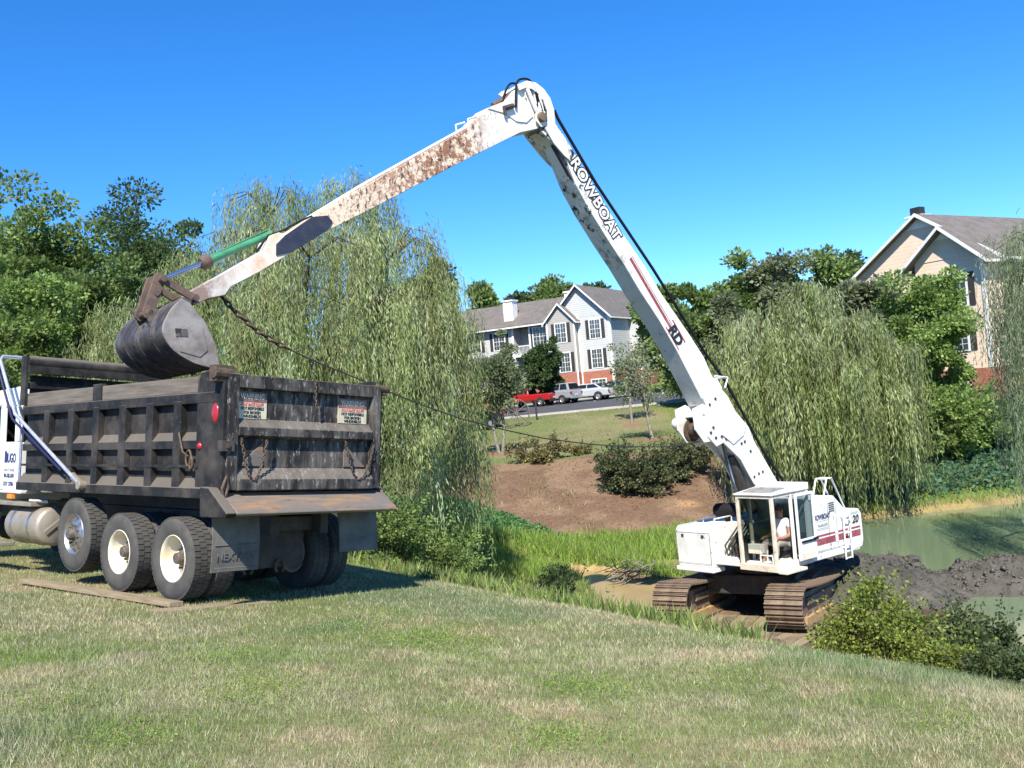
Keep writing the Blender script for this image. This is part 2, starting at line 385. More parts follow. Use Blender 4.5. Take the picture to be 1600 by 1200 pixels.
def vnoise(x, y, seed=0, freq=1.0):
    """smooth value noise in 0..1"""
    x = np.asarray(x) * freq + 100 + seed * 17.3; y = np.asarray(y) * freq + 100 + seed * 31.7
    xi = np.floor(x).astype(np.int64); yi = np.floor(y).astype(np.int64); fx = x - xi; fy = y - yi
    fx = fx * fx * (3 - 2 * fx); fy = fy * fy * (3 - 2 * fy)
    def h(a, b):
        n = (a * 374761393 + b * 668265263 + seed * 974711) & 0x7fffffff
        n = ((n ^ (n >> 13)) * 1274126177) & 0x7fffffff
        return ((n ^ (n >> 16)) & 0xffff) / 65535.0
    return (h(xi, yi) * (1 - fx) + h(xi + 1, yi) * fx) * (1 - fy) + (h(xi, yi + 1) * (1 - fx) + h(xi + 1, yi + 1) * fx) * fy
def fbm(x, y, seed=0, freq=1.0, o=4):
    s = 0; a = .5; t = 0
    for i in range(o): s = s + a * vnoise(x, y, seed + i, freq); t += a; a *= .5; freq *= 2.1
    return s / t
def sstep(a, b, x):
    t = np.clip((x - a) / (b - a), 0, 1); return t * t * (3 - 2 * t)

# ------------------------------------------------------------------ terrain
WATER = -3.85
_ss = np.linspace(-60, 200, 2601)
_bt = np.interp(_ss, [-60, 7.3, 8.4, 10, 12, 13.6, 15, 17, 20, 22.5, 26, 200],
                [-60 * -.1173, -.857, -1.12, -1.78, -2.72, -3.38, -3.58, -3.62, -3.66, -4.2, -5.2, -7])
_k = np.exp(-np.linspace(-2, 2, 13) ** 2); _k /= _k.sum()
_bt = np.convolve(np.pad(_bt, 6, mode='edge'), _k, 'valid')
_bt[:600] = -.1173 * _ss[:600]
_bky = [-50, 24, 29.5, 31, 34, 38, 43, 50, 60, 67, 70, 82, 92, 100, 130, 300, 1500]
_bkz = [-6, -4.9, -4.15, -3.75, -3.15, -2.2, -1.05, -.7, -.25, .12, .2, .85, 1.9, 2.3, 4, 9, 20]
def terrain(x, y, fine=True):
    x = np.asarray(x, float); y = np.asarray(y, float)
    s = .8107 * x + .5855 * y
    bank = np.interp(s, _ss, _bt) - .09
    left = sstep(0, -14, x - .35 * (y - 20))                       # far left the slope stays a gentle lawn under the wood
    bank = bank * (1 - left) + np.maximum(bank, -.1173 * np.minimum(s, 9) - .1 - .05 * np.maximum(s - 9, 0)) * left
    sh = 4.2 * sstep(5, 13, x)
    back = np.interp(y - sh, _bky, _bkz)
    back = back + .5 * (fbm(x, y, 3, .08) - .5) * sstep(36, 60, y)
    k = .35; h = np.maximum(bank, back) + k * np.exp(-np.abs(bank - back) / k) * .5
    pond = sstep(8.6, 10.4, x - .12 * (y - 20)) * sstep(14.5, 17.5, y) * sstep(38, 33.5, y - .15 * (x - 12))
    h = h - pond * np.maximum(h + 4.9, 0)
    pts = [(-3.5, 32.6), (-.5, 32), (1.8, 30), (2.6, 27.8), (2.75, 25.2), (2.2, 23.4)]
    dm = np.full(np.shape(x), 99.)
    for (ax, ay), (bx, by) in zip(pts[:-1], pts[1:]):
        ux, uy = bx - ax, by - ay; t = np.clip(((x - ax) * ux + (y - ay) * uy) / (ux * ux + uy * uy), 0, 1)
        dm = np.minimum(dm, np.hypot(x - ax - t * ux, y - ay - t * uy))
    ck = sstep(1.25, .35, dm + .5 * (fbm(x, y, 8, .7) - .5))
    h = h * (1 - ck) + np.minimum(h, -4.05) * ck
    lu = .985 * (x + 1) - .17 * (y - 68); lv = .17 * (x + 1) + .985 * (y - 68)
    lw_ = sstep(-10, -1.5, lv) * sstep(32, 22, lv) * sstep(-45, -35, lu) * sstep(52, 42, lu); h = h * (1 - lw_) + (.33 + .033 * lv + .012 * lu + .06) * lw_
    if fine: h = h + .05 * (fbm(x, y, 1, .35) - .5) + .02 * (fbm(x, y, 2, 1.7) - .5)
    return h
def gz(x, y): return float(terrain(np.array([x]), np.array([y]))[0])
def ground_at(px, py, y0=3, y1=200):
    """where a sight line meets the terrain (for standing things on the ground)"""
    r = ray(px, py); ys = np.linspace(y0, y1, 4000); P = EYE + r * (ys / r[1])[:, None]
    d = P[:, 2] - terrain(P[:, 0], P[:, 1]); i = np.argmax(d < 0)
    return P[i] if d[i] < 0 else P[-1]

def axis(lo, hi, step, far, growth=1.13):
    a = list(np.arange(lo, hi + step / 2, step)); s = step
    while a[-1] < far: s *= growth; a.append(a[-1] + s)
    s = step
    while a[0] > -far: s *= growth; a.insert(0, a[0] - s)
    return np.array(a)
gx = axis(-14, 20, .22, 900); gy = axis(-2, 46, .22, 1200); gy = gy[gy > -60]
GX, GY = np.meshgrid(gx, gy); GZ = terrain(GX, GY)
nx, ny = len(gx), len(gy)
LAWN = np.array([.15, .15, .065]); DRY = np.array([.24, .20, .115]); MULCH = np.array([.15, .095, .062]); MUD = np.array([.27, .19, .095])
SOIL = np.array([.14, .10, .07]); WEED = np.array([.13, .18, .045]); IVY = np.array([.06, .12, .05]); FAR = np.array([.14, .165, .06])
SILT = np.array([.34, .24, .12])
def lerp(a, b, t): return a * (1 - t[..., None]) + b * t[..., None]
def zone_colour(x, y, h):
    s = .8107 * x + .5855 * y
    wob = (fbm(x, y, 11, .45) - .5) * 2
    c = lerp(np.broadcast_to(LAWN, x.shape + (3,)), DRY, sstep(.5, .68, fbm(x, y, 5, .55)) * .75)
    c = lerp(c, np.array([.10, .16, .03]), sstep(.70, .80, fbm(x, y, 6, .9)) * .4)
    c = lerp(c, np.array([.07, .12, .06]), sstep(.58, .7, fbm(x, y, 9, .4)) * .5)
    # far bank: lawn, then the mulch slope, then weeds by the creek
    far = sstep(35, 39, y + wob); c = lerp(c, lerp(np.broadcast_to(FAR, c.shape), DRY, sstep(.42, .66, fbm(x, y, 13, .25)) * .7), far)
    top = 43.2 - .05 * x + wob * .9; bot = 33.2 + wob * .5
    mul = sstep(bot - .4, bot + .4, y) * sstep(top + .4, top - .4, y) * sstep(-4, -2.6, x) * sstep(13.5, 11.5, x)
    c = lerp(c, lerp(np.broadcast_to(MULCH, c.shape), np.array([.23, .155, .10]), sstep(.42, .66, fbm(x, y, 15, 1.0)) * .75), mul)
    org = sstep(.9, .3, np.hypot((x - 6.0) / .7, (y - 36.2) / .6)) ; c = lerp(c, np.array([.40, .24, .13]), org * mul * .7)
    org = sstep(.9, .3, np.hypot((x - 8.1) / 1.5, (y - 35.4) / .7)); c = lerp(c, np.array([.36, .25, .15]), org * mul * .5)
    wd = sstep(28, 29, y) * sstep(33.8, 33.0, y + wob * .5) * sstep(9, 7.5, x); c = lerp(c, WEED, wd)
    # bank below the lawn edge
    b = sstep(7.9, 8.5, s + wob * .35) * sstep(28.5, 27.5, y); c = lerp(c, WEED * .8, b)
    so_ = b * sstep(2.6, 3.6, x + wob * .4); c = lerp(c, SOIL, so_)
    wet = sstep(-3.5, -3.75, h) * sstep(40, 36, y); c = lerp(c, SILT, wet * sstep(5, 3.5, x)); c = lerp(c, SOIL * .7, wet * sstep(4, 6, x))
    # right-hand far bank: grass lip, tan shore, ivy
    rb = sstep(8.5, 10, x) * sstep(30, 32, y)
    c = lerp(c, np.array([.13, .17, .035]), rb * sstep(-3.75, -3.3, h)); c = lerp(c, np.array([.26, .20, .085]), rb * sstep(-3.35, -3.7, h) * sstep(.35, .6, fbm(x, y, 21, .9)))
    c = lerp(c, IVY, rb * sstep(36.6, 37.6, y - .12 * (x - 12) + wob * .4) * sstep(52, 46, y))
    for mx, my, mr in MULCH_RINGS:
        c = lerp(c, np.array([.24, .13, .085]), sstep(mr * 1.1, mr * .7, np.hypot(x - mx, y - my) + wob * .15))
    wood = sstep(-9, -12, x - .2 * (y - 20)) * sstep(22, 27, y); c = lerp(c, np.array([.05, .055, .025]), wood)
    return c
_t1 = ground_at(783, 709, 36, 70); _t2 = ground_at(1021, 686, 36, 70); _t3 = ground_at(988, 661, 36, 80)
MULCH_RINGS = [(_t1[0], _t1[1], 1.2), (_t2[0], _t2[1], 1.2), (_t3[0], _t3[1], 1.1)]
V = np.stack([GX, GY, GZ], -1).reshape(-1, 3)
ii = (np.arange(ny - 1)[:, None] * nx + np.arange(nx - 1)[None, :]).ravel()
Fq = np.stack([ii, ii + 1, ii + nx + 1, ii + nx], 1)
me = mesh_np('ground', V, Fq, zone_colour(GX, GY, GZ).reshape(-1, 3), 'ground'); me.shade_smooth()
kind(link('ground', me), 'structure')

# pond and creek
def water_mat():
    m, nt, b = nodes_of('water'); N = nt.nodes; L = nt.links
    tc = N.new('ShaderNodeTexCoord'); n = N.new('ShaderNodeTexNoise'); n.inputs['Scale'].default_value = .35; L.new(tc.outputs['Object'], n.inputs[0])
    sp = N.new('ShaderNodeSeparateXYZ'); L.new(tc.outputs['Object'], sp.inputs[0])
    r = N.new('ShaderNodeMapRange'); r.inputs[1].default_value = 7; r.inputs[2].default_value = 10; L.new(sp.outputs[0], r.inputs[0])
    x = N.new('ShaderNodeMix'); x.data_type = 'RGBA'; x.inputs[6].default_value = (.36, .26, .12, 1); x.inputs[7].default_value = (.14, .185, .105, 1)
    L.new(r.outputs[0], x.inputs[0]); L.new(x.outputs[2], b.inputs['Base Color'])
    b.inputs['Roughness'].default_value = .10; b.inputs['IOR'].default_value = 1.33
    n2 = N.new('ShaderNodeTexNoise'); n2.inputs['Scale'].default_value = 3; n2.inputs['Detail'].default_value = 4; L.new(tc.outputs['Object'], n2.inputs[0])
    bp = N.new('ShaderNodeBump'); bp.inputs['Strength'].default_value = .08; bp.inputs['Distance'].default_value = .05; L.new(n2.outputs[0], bp.inputs['Height']); L.new(bp.outputs[0], b.inputs['Normal'])
    MATS['water'] = m
water_mat()
m = MB(); m.add([(8.2, 14.5, WATER), (60, 10, WATER), (60, 42, WATER), (8.2, 42, WATER)], [(0, 1, 2, 3)])
kind(m.build('pond_water', 'water'), 'structure')
m = MB(); m.add([(-5, 22.5, WATER), (4.4, 22.5, WATER), (4.4, 33.5, WATER), (-5, 33.5, WATER)], [(0, 1, 2, 3)])
mat('muddy_water', (.36, .265, .13), .35, spec=.15, col2=(.30, .215, .10), scale=.8)
kind(m.build('creek_water', 'muddy_water'), 'structure')

# car park on the rise: asphalt sheet following the slope, kerb, bay lines
LOT0 = np.array(at(815, 657, 68)); 
def lot_xy(u, v):   # u to the right along the kerb, v away from it
    return -1.0 + u * .985 + v * .17, 68.0 - u * .17 + v * .985
def lot_z(u, v): return .33 + .033 * v + .012 * u
def lot_sheet(name, u0, u1, v0, v1, mt, dz, n=1, thick=0, bevel=0):
    m = MB(); c = []
    for u, v in ((u0, v0), (u1, v0), (u1, v1), (u0, v1)):
        x, y = lot_xy(u, v); c.append((x, y, lot_z(u, v) + dz))
    if thick:
        m.add([(x, y, z - thick) for x, y, z in c] + c, [(0, 3, 2, 1), (4, 5, 6, 7), (0, 1, 5, 4), (1, 2, 6, 5), (2, 3, 7, 6), (3, 0, 4, 7)])
    else: m.add(c, [(0, 1, 2, 3)])
    return m.build(name, mt)
lot = kind(lot_sheet('car_park', -34, 40, 0, 19.5, 'asphalt', .13, thick=1.2), 'structure')
kind(lot_sheet('kerb', -34, 40, -.18, -.004, 'concrete', .20, thick=1.2), 'structure')
kind(lot_sheet('kerb', -34, 40, 19.504, 19.7, 'concrete', .22, thick=1.2), 'structure')
for i in range(13):
    u = -14 + i * 2.75; kind(lot_sheet('bay_line', u, u + .12, 13.6, 19.0, 'line_paint', .134), 'structure')
for i in range(6):
    u = -1 + i * 3.2; kind(lot_sheet('lane_line', u, u + 2.4, .7, .85, 'line_paint', .134), 'structure')

# ------------------------------------------------------------------ grass and ground cover (stuff)
def blades(name, P, H, W, lean, col, g, seg2=False):
    n = len(P); a = g.uniform(0, 2 * np.pi, n); S = np.stack([np.cos(a), np.sin(a), np.zeros(n)], 1) * (W / 2)[:, None]
    b = g.uniform(0, 2 * np.pi, n); Ld = np.stack([np.cos(b), np.sin(b), np.zeros(n)], 1) * (lean * H)[:, None]
    up = np.zeros((n, 3)); up[:, 2] = H
    if seg2:
        mid = P + up * .6 + Ld * .3
        Vv = np.stack([P - S, P + S, mid + S * .8, mid - S * .8, P + up * (1 - .35 * lean)[:, None] + Ld], 1)
        base = np.arange(n)[:, None] * 5
        Fc = np.concatenate([base + np.array([[0, 1, 2]]), base + np.array([[0, 2, 3]]), base + np.array([[3, 2, 4]])])
        return mesh_np(name, Vv.reshape(-1, 3), Fc, np.repeat(col, 5, 0), 'blade')
    Vv = np.stack([P - S, P + S, P + up + Ld], 1)
    return mesh_np(name, Vv.reshape(-1, 3), np.arange(3 * n).reshape(n, 3), np.repeat(col, 3, 0), 'blade')

def lawn_points(n, y0, y1, g, p=1.0):
    """points over the lawn the camera can see, thinning with distance"""
    y = y0 + (y1 - y0) * g.random(n) ** p; x = (g.random(n) * 2 - 1) * (.60 * y + .8)
    keep = (.8107 * x + .5855 * y) < 8.3 + .5 * g.random(n)
    return x[keep], y[keep]
def lawn_cols(x, y, g):
    n = len(x); t = .5 * fbm(x, y, 5, .7) + .5 * fbm(x, y, 35, 2.6) + g.normal(0, .07, n)
    c = lerp(np.tile([.21, .275, .09], (n, 1)), np.array([.48, .43, .28]), sstep(.48, .56, t) * .85)
    t2 = fbm(x, y, 6, .9) + g.normal(0, .03, n); c = lerp(c, np.array([.17, .28, .045]), sstep(.68, .80, t2) * .6)
    t4 = fbm(x, y, 33, 1.4) + g.normal(0, .05, n); c = lerp(c, np.array([.50, .40, .26]), sstep(.62, .70, t4) * .9)
    t3 = fbm(x, y, 9, .4) + g.normal(0, .06, n); c = lerp(c, np.array([.12, .20, .08]), sstep(.58, .72, t3) * .6)
    st = g.random(n) < .07; c[st] = np.array([.56, .50, .33])
    st = g.random(n) < .10; c[st] = np.array([.36, .40, .29])
    k = fbm(x, y, 36, 5.0); return c * g.uniform(.6, 1.35, (n, 1)) * (.72 + .56 * k)[:, None]
g = np.random.default_rng(3)
xa, ya = lawn_points(95000, 3.2, 5.6, g, .8)
P = np.stack([xa, ya, terrain(xa, ya) - .005], 1)
t2 = fbm(xa, ya, 9, .4)
H = g.uniform(.02, .05, len(xa)) * (1 + 1.0 * sstep(.55, .7, t2)); 
o = link('lawn_grass', blades('lawn_grass', P, H, g.uniform(.0025, .0048, len(xa)), g.uniform(.1, .9, len(xa)), lawn_cols(xa, ya, g), g, True)); kind(o, 'stuff')
o['label'] = 'short dry lawn grass in the foreground'
xa, ya = lawn_points(210000, 5.3, 9.5, g, .9)
P = np.stack([xa, ya, terrain(xa, ya) - .005], 1)
o = link('lawn_grass', blades('lawn_grass', P, g.uniform(.022, .055, len(xa)) * (1 + .7 * sstep(.55, .7, fbm(xa, ya, 9, .4))), g.uniform(.003, .006, len(xa)), g.uniform(.1, .9, len(xa)), lawn_cols(xa, ya, g), g)); kind(o, 'stuff'); o['label'] = 'lawn grass in the middle of the foreground slope'
xa, ya = lawn_points(300000, 8.8, 24, g, 1.1)
P = np.stack([xa, ya, terrain(xa, ya) - .005], 1)
o = link('lawn_grass', blades('lawn_grass', P, g.uniform(.025, .06, len(xa)), g.uniform(.005, .009, len(xa)), g.uniform(.1, .9, len(xa)), lawn_cols(xa, ya, g), g)); kind(o, 'stuff')
o['label'] = 'lawn grass on the slope further back around the truck'

def strip_blades(name, label, n, xr, yr, test, H, W, cols, g):
    x = g.uniform(*xr, n); y = g.uniform(*yr, n); z = terrain(x, y); k = test(x, y, z)
    x, y, z = x[k], y[k], z[k]; m_ = len(x); c = np.array(cols)[g.integers(0, len(cols), m_)] * g.uniform(.7, 1.3, (m_, 1))
    o = link(name, blades(name, np.stack([x, y, z - .02], 1), g.uniform(*H, m_), g.uniform(*W, m_), g.uniform(.1, .8, m_), c, g)); kind(o, 'stuff'); o['label'] = label; return o
strip_blades('creek_weeds', 'bright green weeds on the far side of the creek', 60000, (-4, 10), (28, 34), lambda x, y, z: (z > WATER + .12) & (y + (fbm(x, y, 11, .45) - .5) < 33.6),
             (.15, .5), (.02, .05), [(.19, .32, .05), (.23, .36, .06), (.15, .25, .045), (.29, .33, .11)], g)
strip_blades('bank_weeds', 'mixed low weeds on the near creek bank below the lawn', 60000, (-9, 2.6), (11, 29), lambda x, y, z: (.8107 * x + .5855 * y > 8.35) & (z > WATER + .1) & (x < 3.1 + .5 * np.sin(y)),
             (.10, .35), (.02, .05), [(.18, .26, .06), (.21, .27, .08), (.27, .27, .12), (.12, .19, .045)], g)
strip_blades('shore_grass', 'lush grass lip along the far pond shore', 45000, (9, 30), (31, 41), lambda x, y, z: (z > WATER + .15) & (z < -2.6),
             (.10, .3), (.02, .05), [(.22, .31, .05), (.18, .26, .045), (.30, .30, .10)], g)
strip_blades('far_lawn_grass', 'thin lawn on the rise below the car park', 42000, (-8, 20), (42, 68), lambda x, y, z: fbm(x, y, 11, .45) * 2 - 1 + y > 43,
             (.04, .10), (.02, .045), [(.18, .22, .075), (.22, .22, .09), (.15, .19, .06), (.27, .24, .12)], g)
strip_blades('lawn_edge_tufts', 'uncut tufts along the lawn edge above the bank', 9000, (-8, 7), (6, 26), lambda x, y, z: np.abs(.8107 * x + .5855 * y - 8.4) < .35,
             (.06, .2), (.006, .014), [(.13, .17, .05), (.25, .23, .11), (.10, .16, .04)], g)
def ivy(name, label, n, xr, yr, test, cols, size, g, lift=.18):
    x = g.uniform(*xr, n); y = g.uniform(*yr, n); k = test(x, y); x, y = x[k], y[k]; m_ = len(x)
    P = np.stack([x, y, terrain(x, y) + g.random(m_) * lift], 1); D = g.normal(size=(m_, 3)); D[:, 2] = np.abs(D[:, 2]) * .5
    c = np.array(cols)[g.integers(0, len(cols), m_)] * g.uniform(.6, 1.3, (m_, 1))
    o = link(name, leaf_mesh(name, P, D, g.uniform(*size, m_), g.uniform(*size, m_) * .8, c, g)); kind(o, 'stuff'); o['label'] = label; return o
ivy('ground_cover', 'dark green ivy patch at the foot of the mulch slope', 30000, (-5, 3.4), (32.6, 38.4),
    lambda x, y: (y < 38.0 - 1.2 * (x + 2.2) + .8 * (fbm(x, y, 4, .6) - .5)) & (y > 32.9 + .5 * (fbm(x, y, 2, .8))) , [(.12, .27, .09), (.10, .23, .075), (.16, .32, .11)], (.06, .14), g)
ivy('ground_cover', 'blue-green ivy covering the bank behind the pond', 38000, (9, 34), (36, 47),
    lambda x, y: (y - .12 * (x - 12) + (fbm(x, y, 11, .45) - .5) * .8) > 37.2, [(.11, .21, .12), (.085, .17, .095), (.14, .25, .14)], (.1, .26), g, .3)
strip_blades('slope_weeds', 'sparse weeds and dry stalks dotting the mulch slope', 5200, (-3, 13), (33.5, 42.5), lambda x, y, z: fbm(x, y, 52, .7) + (36 - y) * .03 > .55,
             (.06, .28), (.015, .04), [(.20, .24, .08), (.32, .26, .14), (.16, .20, .06), (.38, .30, .18)], g)
# clover and crabgrass patches in the lawn
cx_, cy_ = [], []
for px, py, n_, rr_ in ((560, 972, 1500, .42), (650, 996, 1500, .35), (700, 1010, 800, .3), (410, 1080, 1500, .28), (345, 1030, 700, .25), (930, 1078, 900, .22), (870, 1155, 900, .2), (60, 1105, 900, .3), (1130, 1060, 500, .25), (200, 1150, 600, .2), (1480, 1130, 500, .2)):
    p = ground_at(px, py, 3, 25); cx_.append(p[0] + g.normal(0, rr_, n_)); cy_.append(p[1] + g.normal(0, rr_ * 1.2, n_))
x = np.concatenate(cx_); y = np.concatenate(cy_); n = len(x); P = np.stack([x, y, terrain(x, y) + g.uniform(.01, .05, n)], 1); D = g.normal(size=(n, 3)); D[:, 2] = np.abs(D[:, 2]) * .4
o = link('lawn_clover', leaf_mesh('lawn_clover', P, D, g.uniform(.010, .028, n), g.uniform(.006, .014, n), np.array([(.24, .37, .055), (.20, .32, .05), (.29, .41, .08)])[g.integers(0, 3, n)], g)); kind(o, 'stuff'); o['label'] = 'lime green clover patches in the lawn'
# mulch chips as relief on the slope
n = 7000; x = g.uniform(-3.2, 12.5, n); y = g.uniform(33.4, 43, n)
P = np.stack([x, y, terrain(x, y)], 1); D = g.normal(size=(n, 3)); D[:, 2] = np.abs(D[:, 2]) * .3
cc = np.array([(.20, .12, .08), (.11, .07, .05), (.30, .20, .13), (.24, .14, .09)])[g.integers(0, 4, n)]
o = link('mulch_chips', leaf_mesh('mulch_chips', P, D, g.uniform(.04, .10, n), g.uniform(.02, .05, n), cc * 1.3, g)); kind(o, 'stuff'); o['label'] = 'brown wood mulch chips on the far slope'

# ------------------------------------------------------------------ dump truck (local: x right, y forward, z up; origin under the tailgate)
TR = np.array([[.6494, .752, -.1134], [-.7546, .6557, .0268], [.0945, .0682, .9932]])
TR[0] /= np.linalg.norm(TR[0]); TR[1] -= TR[0] * (TR[1] @ TR[0]); TR[1] /= np.linalg.norm(TR[1]); TR[2] = np.cross(TR[0], TR[1])
TO = np.array([-2.925, 12.692, -.65])
truck = thing('dump_truck', 'dirty black tri-axle dump truck with white cab parked on the lawn at left', 'dump truck', mw=frame(TO, TR[0], TR[1], TR[2]))
YF = 5.6
def sidewall(sx):
    """one steel side of the dump body with its ribs, rails and wooden top board"""
    X = lambda a: sx * a
    def bx(m, a0, a1, *r): m.box(min(X(a0), X(a1)), max(X(a0), X(a1)), *r)
    m = MB(); bx(m, 1.10, 1.14, .10, YF, 1.36, 2.66)
    sp = m.build('side_panel', 'truck_black', truck)
    for i, yy in enumerate((1.01, 1.70, 2.42, 3.18, 3.95, 4.74)):
        m = MB(); m.prism([(yy - .085, 1.42), (yy + .085, 1.42), (yy + .085, 2.50), (yy - .085, 2.50)], (X(1.14), 0, 0), (0, 1, 0), (0, 0, 1), (sx, 0, 0), 0, .095)
        m.build('rib', 'truck_black', sp, bevel=.008)
    for z0, zt, z1 in ((1.90, 2.0, 2.08), (1.66, 1.70, 1.73)):            # horizontal stiffeners with sloping tops
        if z0 > 1.8:
            m = MB(); m.prism([(0, z0), (.085, z0), (.085, zt), (0, z1 + .03)], (X(1.14), 0, 0), (sx, 0, 0), (0, 0, 1), (0, 1, 0), .55, YF - .05)
        else:
            m = MB(); m.prism([(.075, 1.665), (.102, 1.665), (.102, 1.70), (.075, 1.70)], (X(1.14), 0, 0), (sx, 0, 0), (0, 0, 1), (0, 1, 0), .5, YF - .05)
        m.build('stiffener', 'truck_black', sp)
    m = MB(); m.prism([(0, 1.29), (.12, 1.29), (.12, 1.41), (0, 1.56)], (X(1.12), 0, 0), (sx, 0, 0), (0, 0, 1), (0, 1, 0), .12, YF + .1)
    m.build('bottom_rail', 'truck_black', sp, bevel=.006)
    m = MB(); m.prism([(-.03, 2.46), (.11, 2.46), (.11, 2.59), (-.03, 2.62)], (X(1.12), 0, 0), (sx, 0, 0), (0, 0, 1), (0, 1, 0), .1, YF)
    m.build('top_rail', 'truck_black', sp, bevel=.008)
    for y0, y1, lift in ((.62, 3.10, .0), (3.30, YF + .05, 0)):
        m = MB(); m.prism([(.03, 2.60), (.075, 2.60), (.075, 2.80), (.03, 2.80)], (X(1.12), 0, 0), (sx, 0, 0), (0, 0, 1), (0, 1, 0), y0, y1)
        m.build('side_board', 'board_wood', sp, bevel=.006)
    m = MB(); bx(m, 1.14, 1.22, 3.08, 3.32, 2.57, 2.83)
    m.build('board_bracket', 'truck_black', sp, bevel=.005)
    m = MB(); m.prism([(.02, 1.30), (.56, 1.30), (.56, 2.63), (.50, 2.84), (.04, 2.88), (.02, 2.6)], (X(1.10), 0, 0), (0, 1, 0), (0, 0, 1), (sx, 0, 0), 0, .125)
    m.build('corner_post', 'truck_black', sp, bevel=.008)
    m = MB(); m.box(*sorted((X(1.10), X(1.25))), -.06, .02, 1.42, 2.78)
    m.build('gate_jamb', 'truck_black', sp, bevel=.008)
    return sp
spl = sidewall(-1); spr = sidewall(1)
# bed floor, headboard with tarp housing
m = MB(); m.box(-1.10, 1.10, .1, YF, 1.30, 1.40); bed = m.build('bed_floor', 'truck_black', truck)
m = MB(); m.box(-1.12, 1.12, YF, YF + .06, 1.3, 3.10)
for x in (-.75, -.25, .25, .75): m.box(x - .05, x + .05, YF - .05, YF, 1.4, 3.08)
m.box(-1.2, 1.2, YF - .06, YF + .1, 2.88, 2.98)
hb = m.build('headboard', 'truck_black', truck, bevel=.006)
m = MB(); m.box(-1.22, 1.22, YF - .16, YF - .065, 3.12, 3.24); m.tube([(-1.2, YF - .02, 3.30), (1.2, YF - .02, 3.30)], .105, 12)
m.box(-1.24, -1.20, YF - .08, YF + .10, 2.62, 3.40); m.box(1.20, 1.24, YF - .08, YF + .10, 2.62, 3.40)
m.build('tarp_housing', 'truck_black', hb, smooth=40)
# soil load visible inside
m = MB(); g2 = np.random.default_rng(5); nx_, ny_ = 12, 26; vv = []
for j in range(ny_):
    for i in range(nx_):
        a = i / (nx_ - 1); b = j / (ny_ - 1)
        vv.append((-1.09 + 2.18 * a, .12 + (YF - .16) * b, 1.55 + .75 * math.sin(math.pi * a) * math.sin(math.pi * b) + .06 * g2.normal()))
m.add(vv, [(j * nx_ + i, j * nx_ + i + 1, (j + 1) * nx_ + i + 1, (j + 1) * nx_ + i) for j in range(ny_ - 1) for i in range(nx_ - 1)])
m.build('soil_load', 'mud_dark', truck, smooth=60)
# tailgate
m = MB(); m.box(-1.08, 1.08, -.02, .02, 1.40, 2.70)
gate = m.build('tailgate', 'gate_black', truck)
def gpart(name, mt, fn, bevel=.006, parent=gate):
    m = MB(); fn(m); return m.build(name, mt, parent, bevel=bevel)
gpart('gate_frame', 'gate_black', lambda m: (m.box(-1.20, -1.06, -.10, .03, 1.40, 2.80)))
gpart('gate_frame', 'gate_black', lambda m: (m.box(1.06, 1.20, -.10, .03, 1.40, 2.80)))
gpart('gate_frame', 'gate_black', lambda m: (m.box(-1.058, 1.058, -.11, .03, 2.64, 2.80)))
gpart('gate_beam', 'gate_black', lambda m: m.prism([(-.02, 2.27), (-.115, 2.16), (-.115, 2.06), (-.02, 2.02)], (0, 0, 0), (0, 1, 0), (0, 0, 1), (1, 0, 0), -1.055, 1.055))
gpart('gate_beam', 'gate_black', lambda m: m.prism([(-.02, 1.67), (-.14, 1.53), (-.14, 1.40), (-.02, 1.38)], (0, 0, 0), (0, 1, 0), (0, 0, 1), (1, 0, 0), -1.055, 1.055))
gpart('gate_gusset', 'rusty_apron', lambda m: m.prism([(-.98, 1.69), (-.66, 1.69), (-.66, 1.99)], (0, -.03, 0), (1, 0, 0), (0, 0, 1), (0, 1, 0), -.012, .012), 0)
gpart('gate_gusset', 'rusty_apron', lambda m: m.prism([(.98, 1.69), (.62, 1.69), (.62, 1.99)], (0, -.03, 0), (1, 0, 0), (0, 0, 1), (0, 1, 0), -.012, .012), 0)
gpart('gate_hinge', 'chain_rust', lambda m: (m.box(-1.36, -1.10, -.05, .10, 2.70, 2.90), m.tube([(-1.38, -.02, 2.80), (-1.10, -.02, 2.80)], .07, 10)))
gpart('gate_hinge', 'chain_rust', lambda m: (m.box(1.12, 1.36, -.05, .08, 2.68, 2.80), m.tube([(1.10, -.02, 2.77), (1.40, -.02, 2.77)], .05, 10)))
gpart('gate_latch', 'dark_steel', lambda m: (m.box(-1.30, -1.12, -.13, -.04, 1.86, 1.99), m.box(-1.24, -1.19, -.15, -.13, 1.9, 1.95)))
gpart('gate_latch', 'chain_rust', lambda m: m.tube([(-1.25, -.12, 1.30), (-1.28, -.13, 1.42), (-1.22, -.12, 1.56), (-1.19, -.12, 1.44), (-1.23, -.12, 1.32)], .022, 8))
# spill apron
m = MB(); m.prism([(.06, 1.36), (-.02, 1.37), (-.40, 1.18), (-.43, 1.13), (-.40, 1.10), (.02, 1.27), (.06, 1.28)], (0, 0, 0), (0, 1, 0), (0, 0, 1), (1, 0, 0), -1.26, 1.24)
apron = m.build('spill_apron', 'rusty_apron', truck, bevel=.012)
m = MB(); m.prism([(.16, 1.44), (-.03, 1.43), (-.43, 1.14), (-.40, 1.09), (.14, 1.08)], (0, 0, 0), (0, 1, 0), (0, 0, 1), (1, 0, 0), -1.40, -1.262)
m.build('apron_end', 'truck_black', apron, bevel=.012)
m = MB(); m.prism([(.06, 1.40), (-.03, 1.40), (-.42, 1.12), (.04, 1.2)], (0, 0, 0), (0, 1, 0), (0, 0, 1), (1, 0, 0), 1.242, 1.27)
m.build('apron_end', 'rusty_apron', apron)
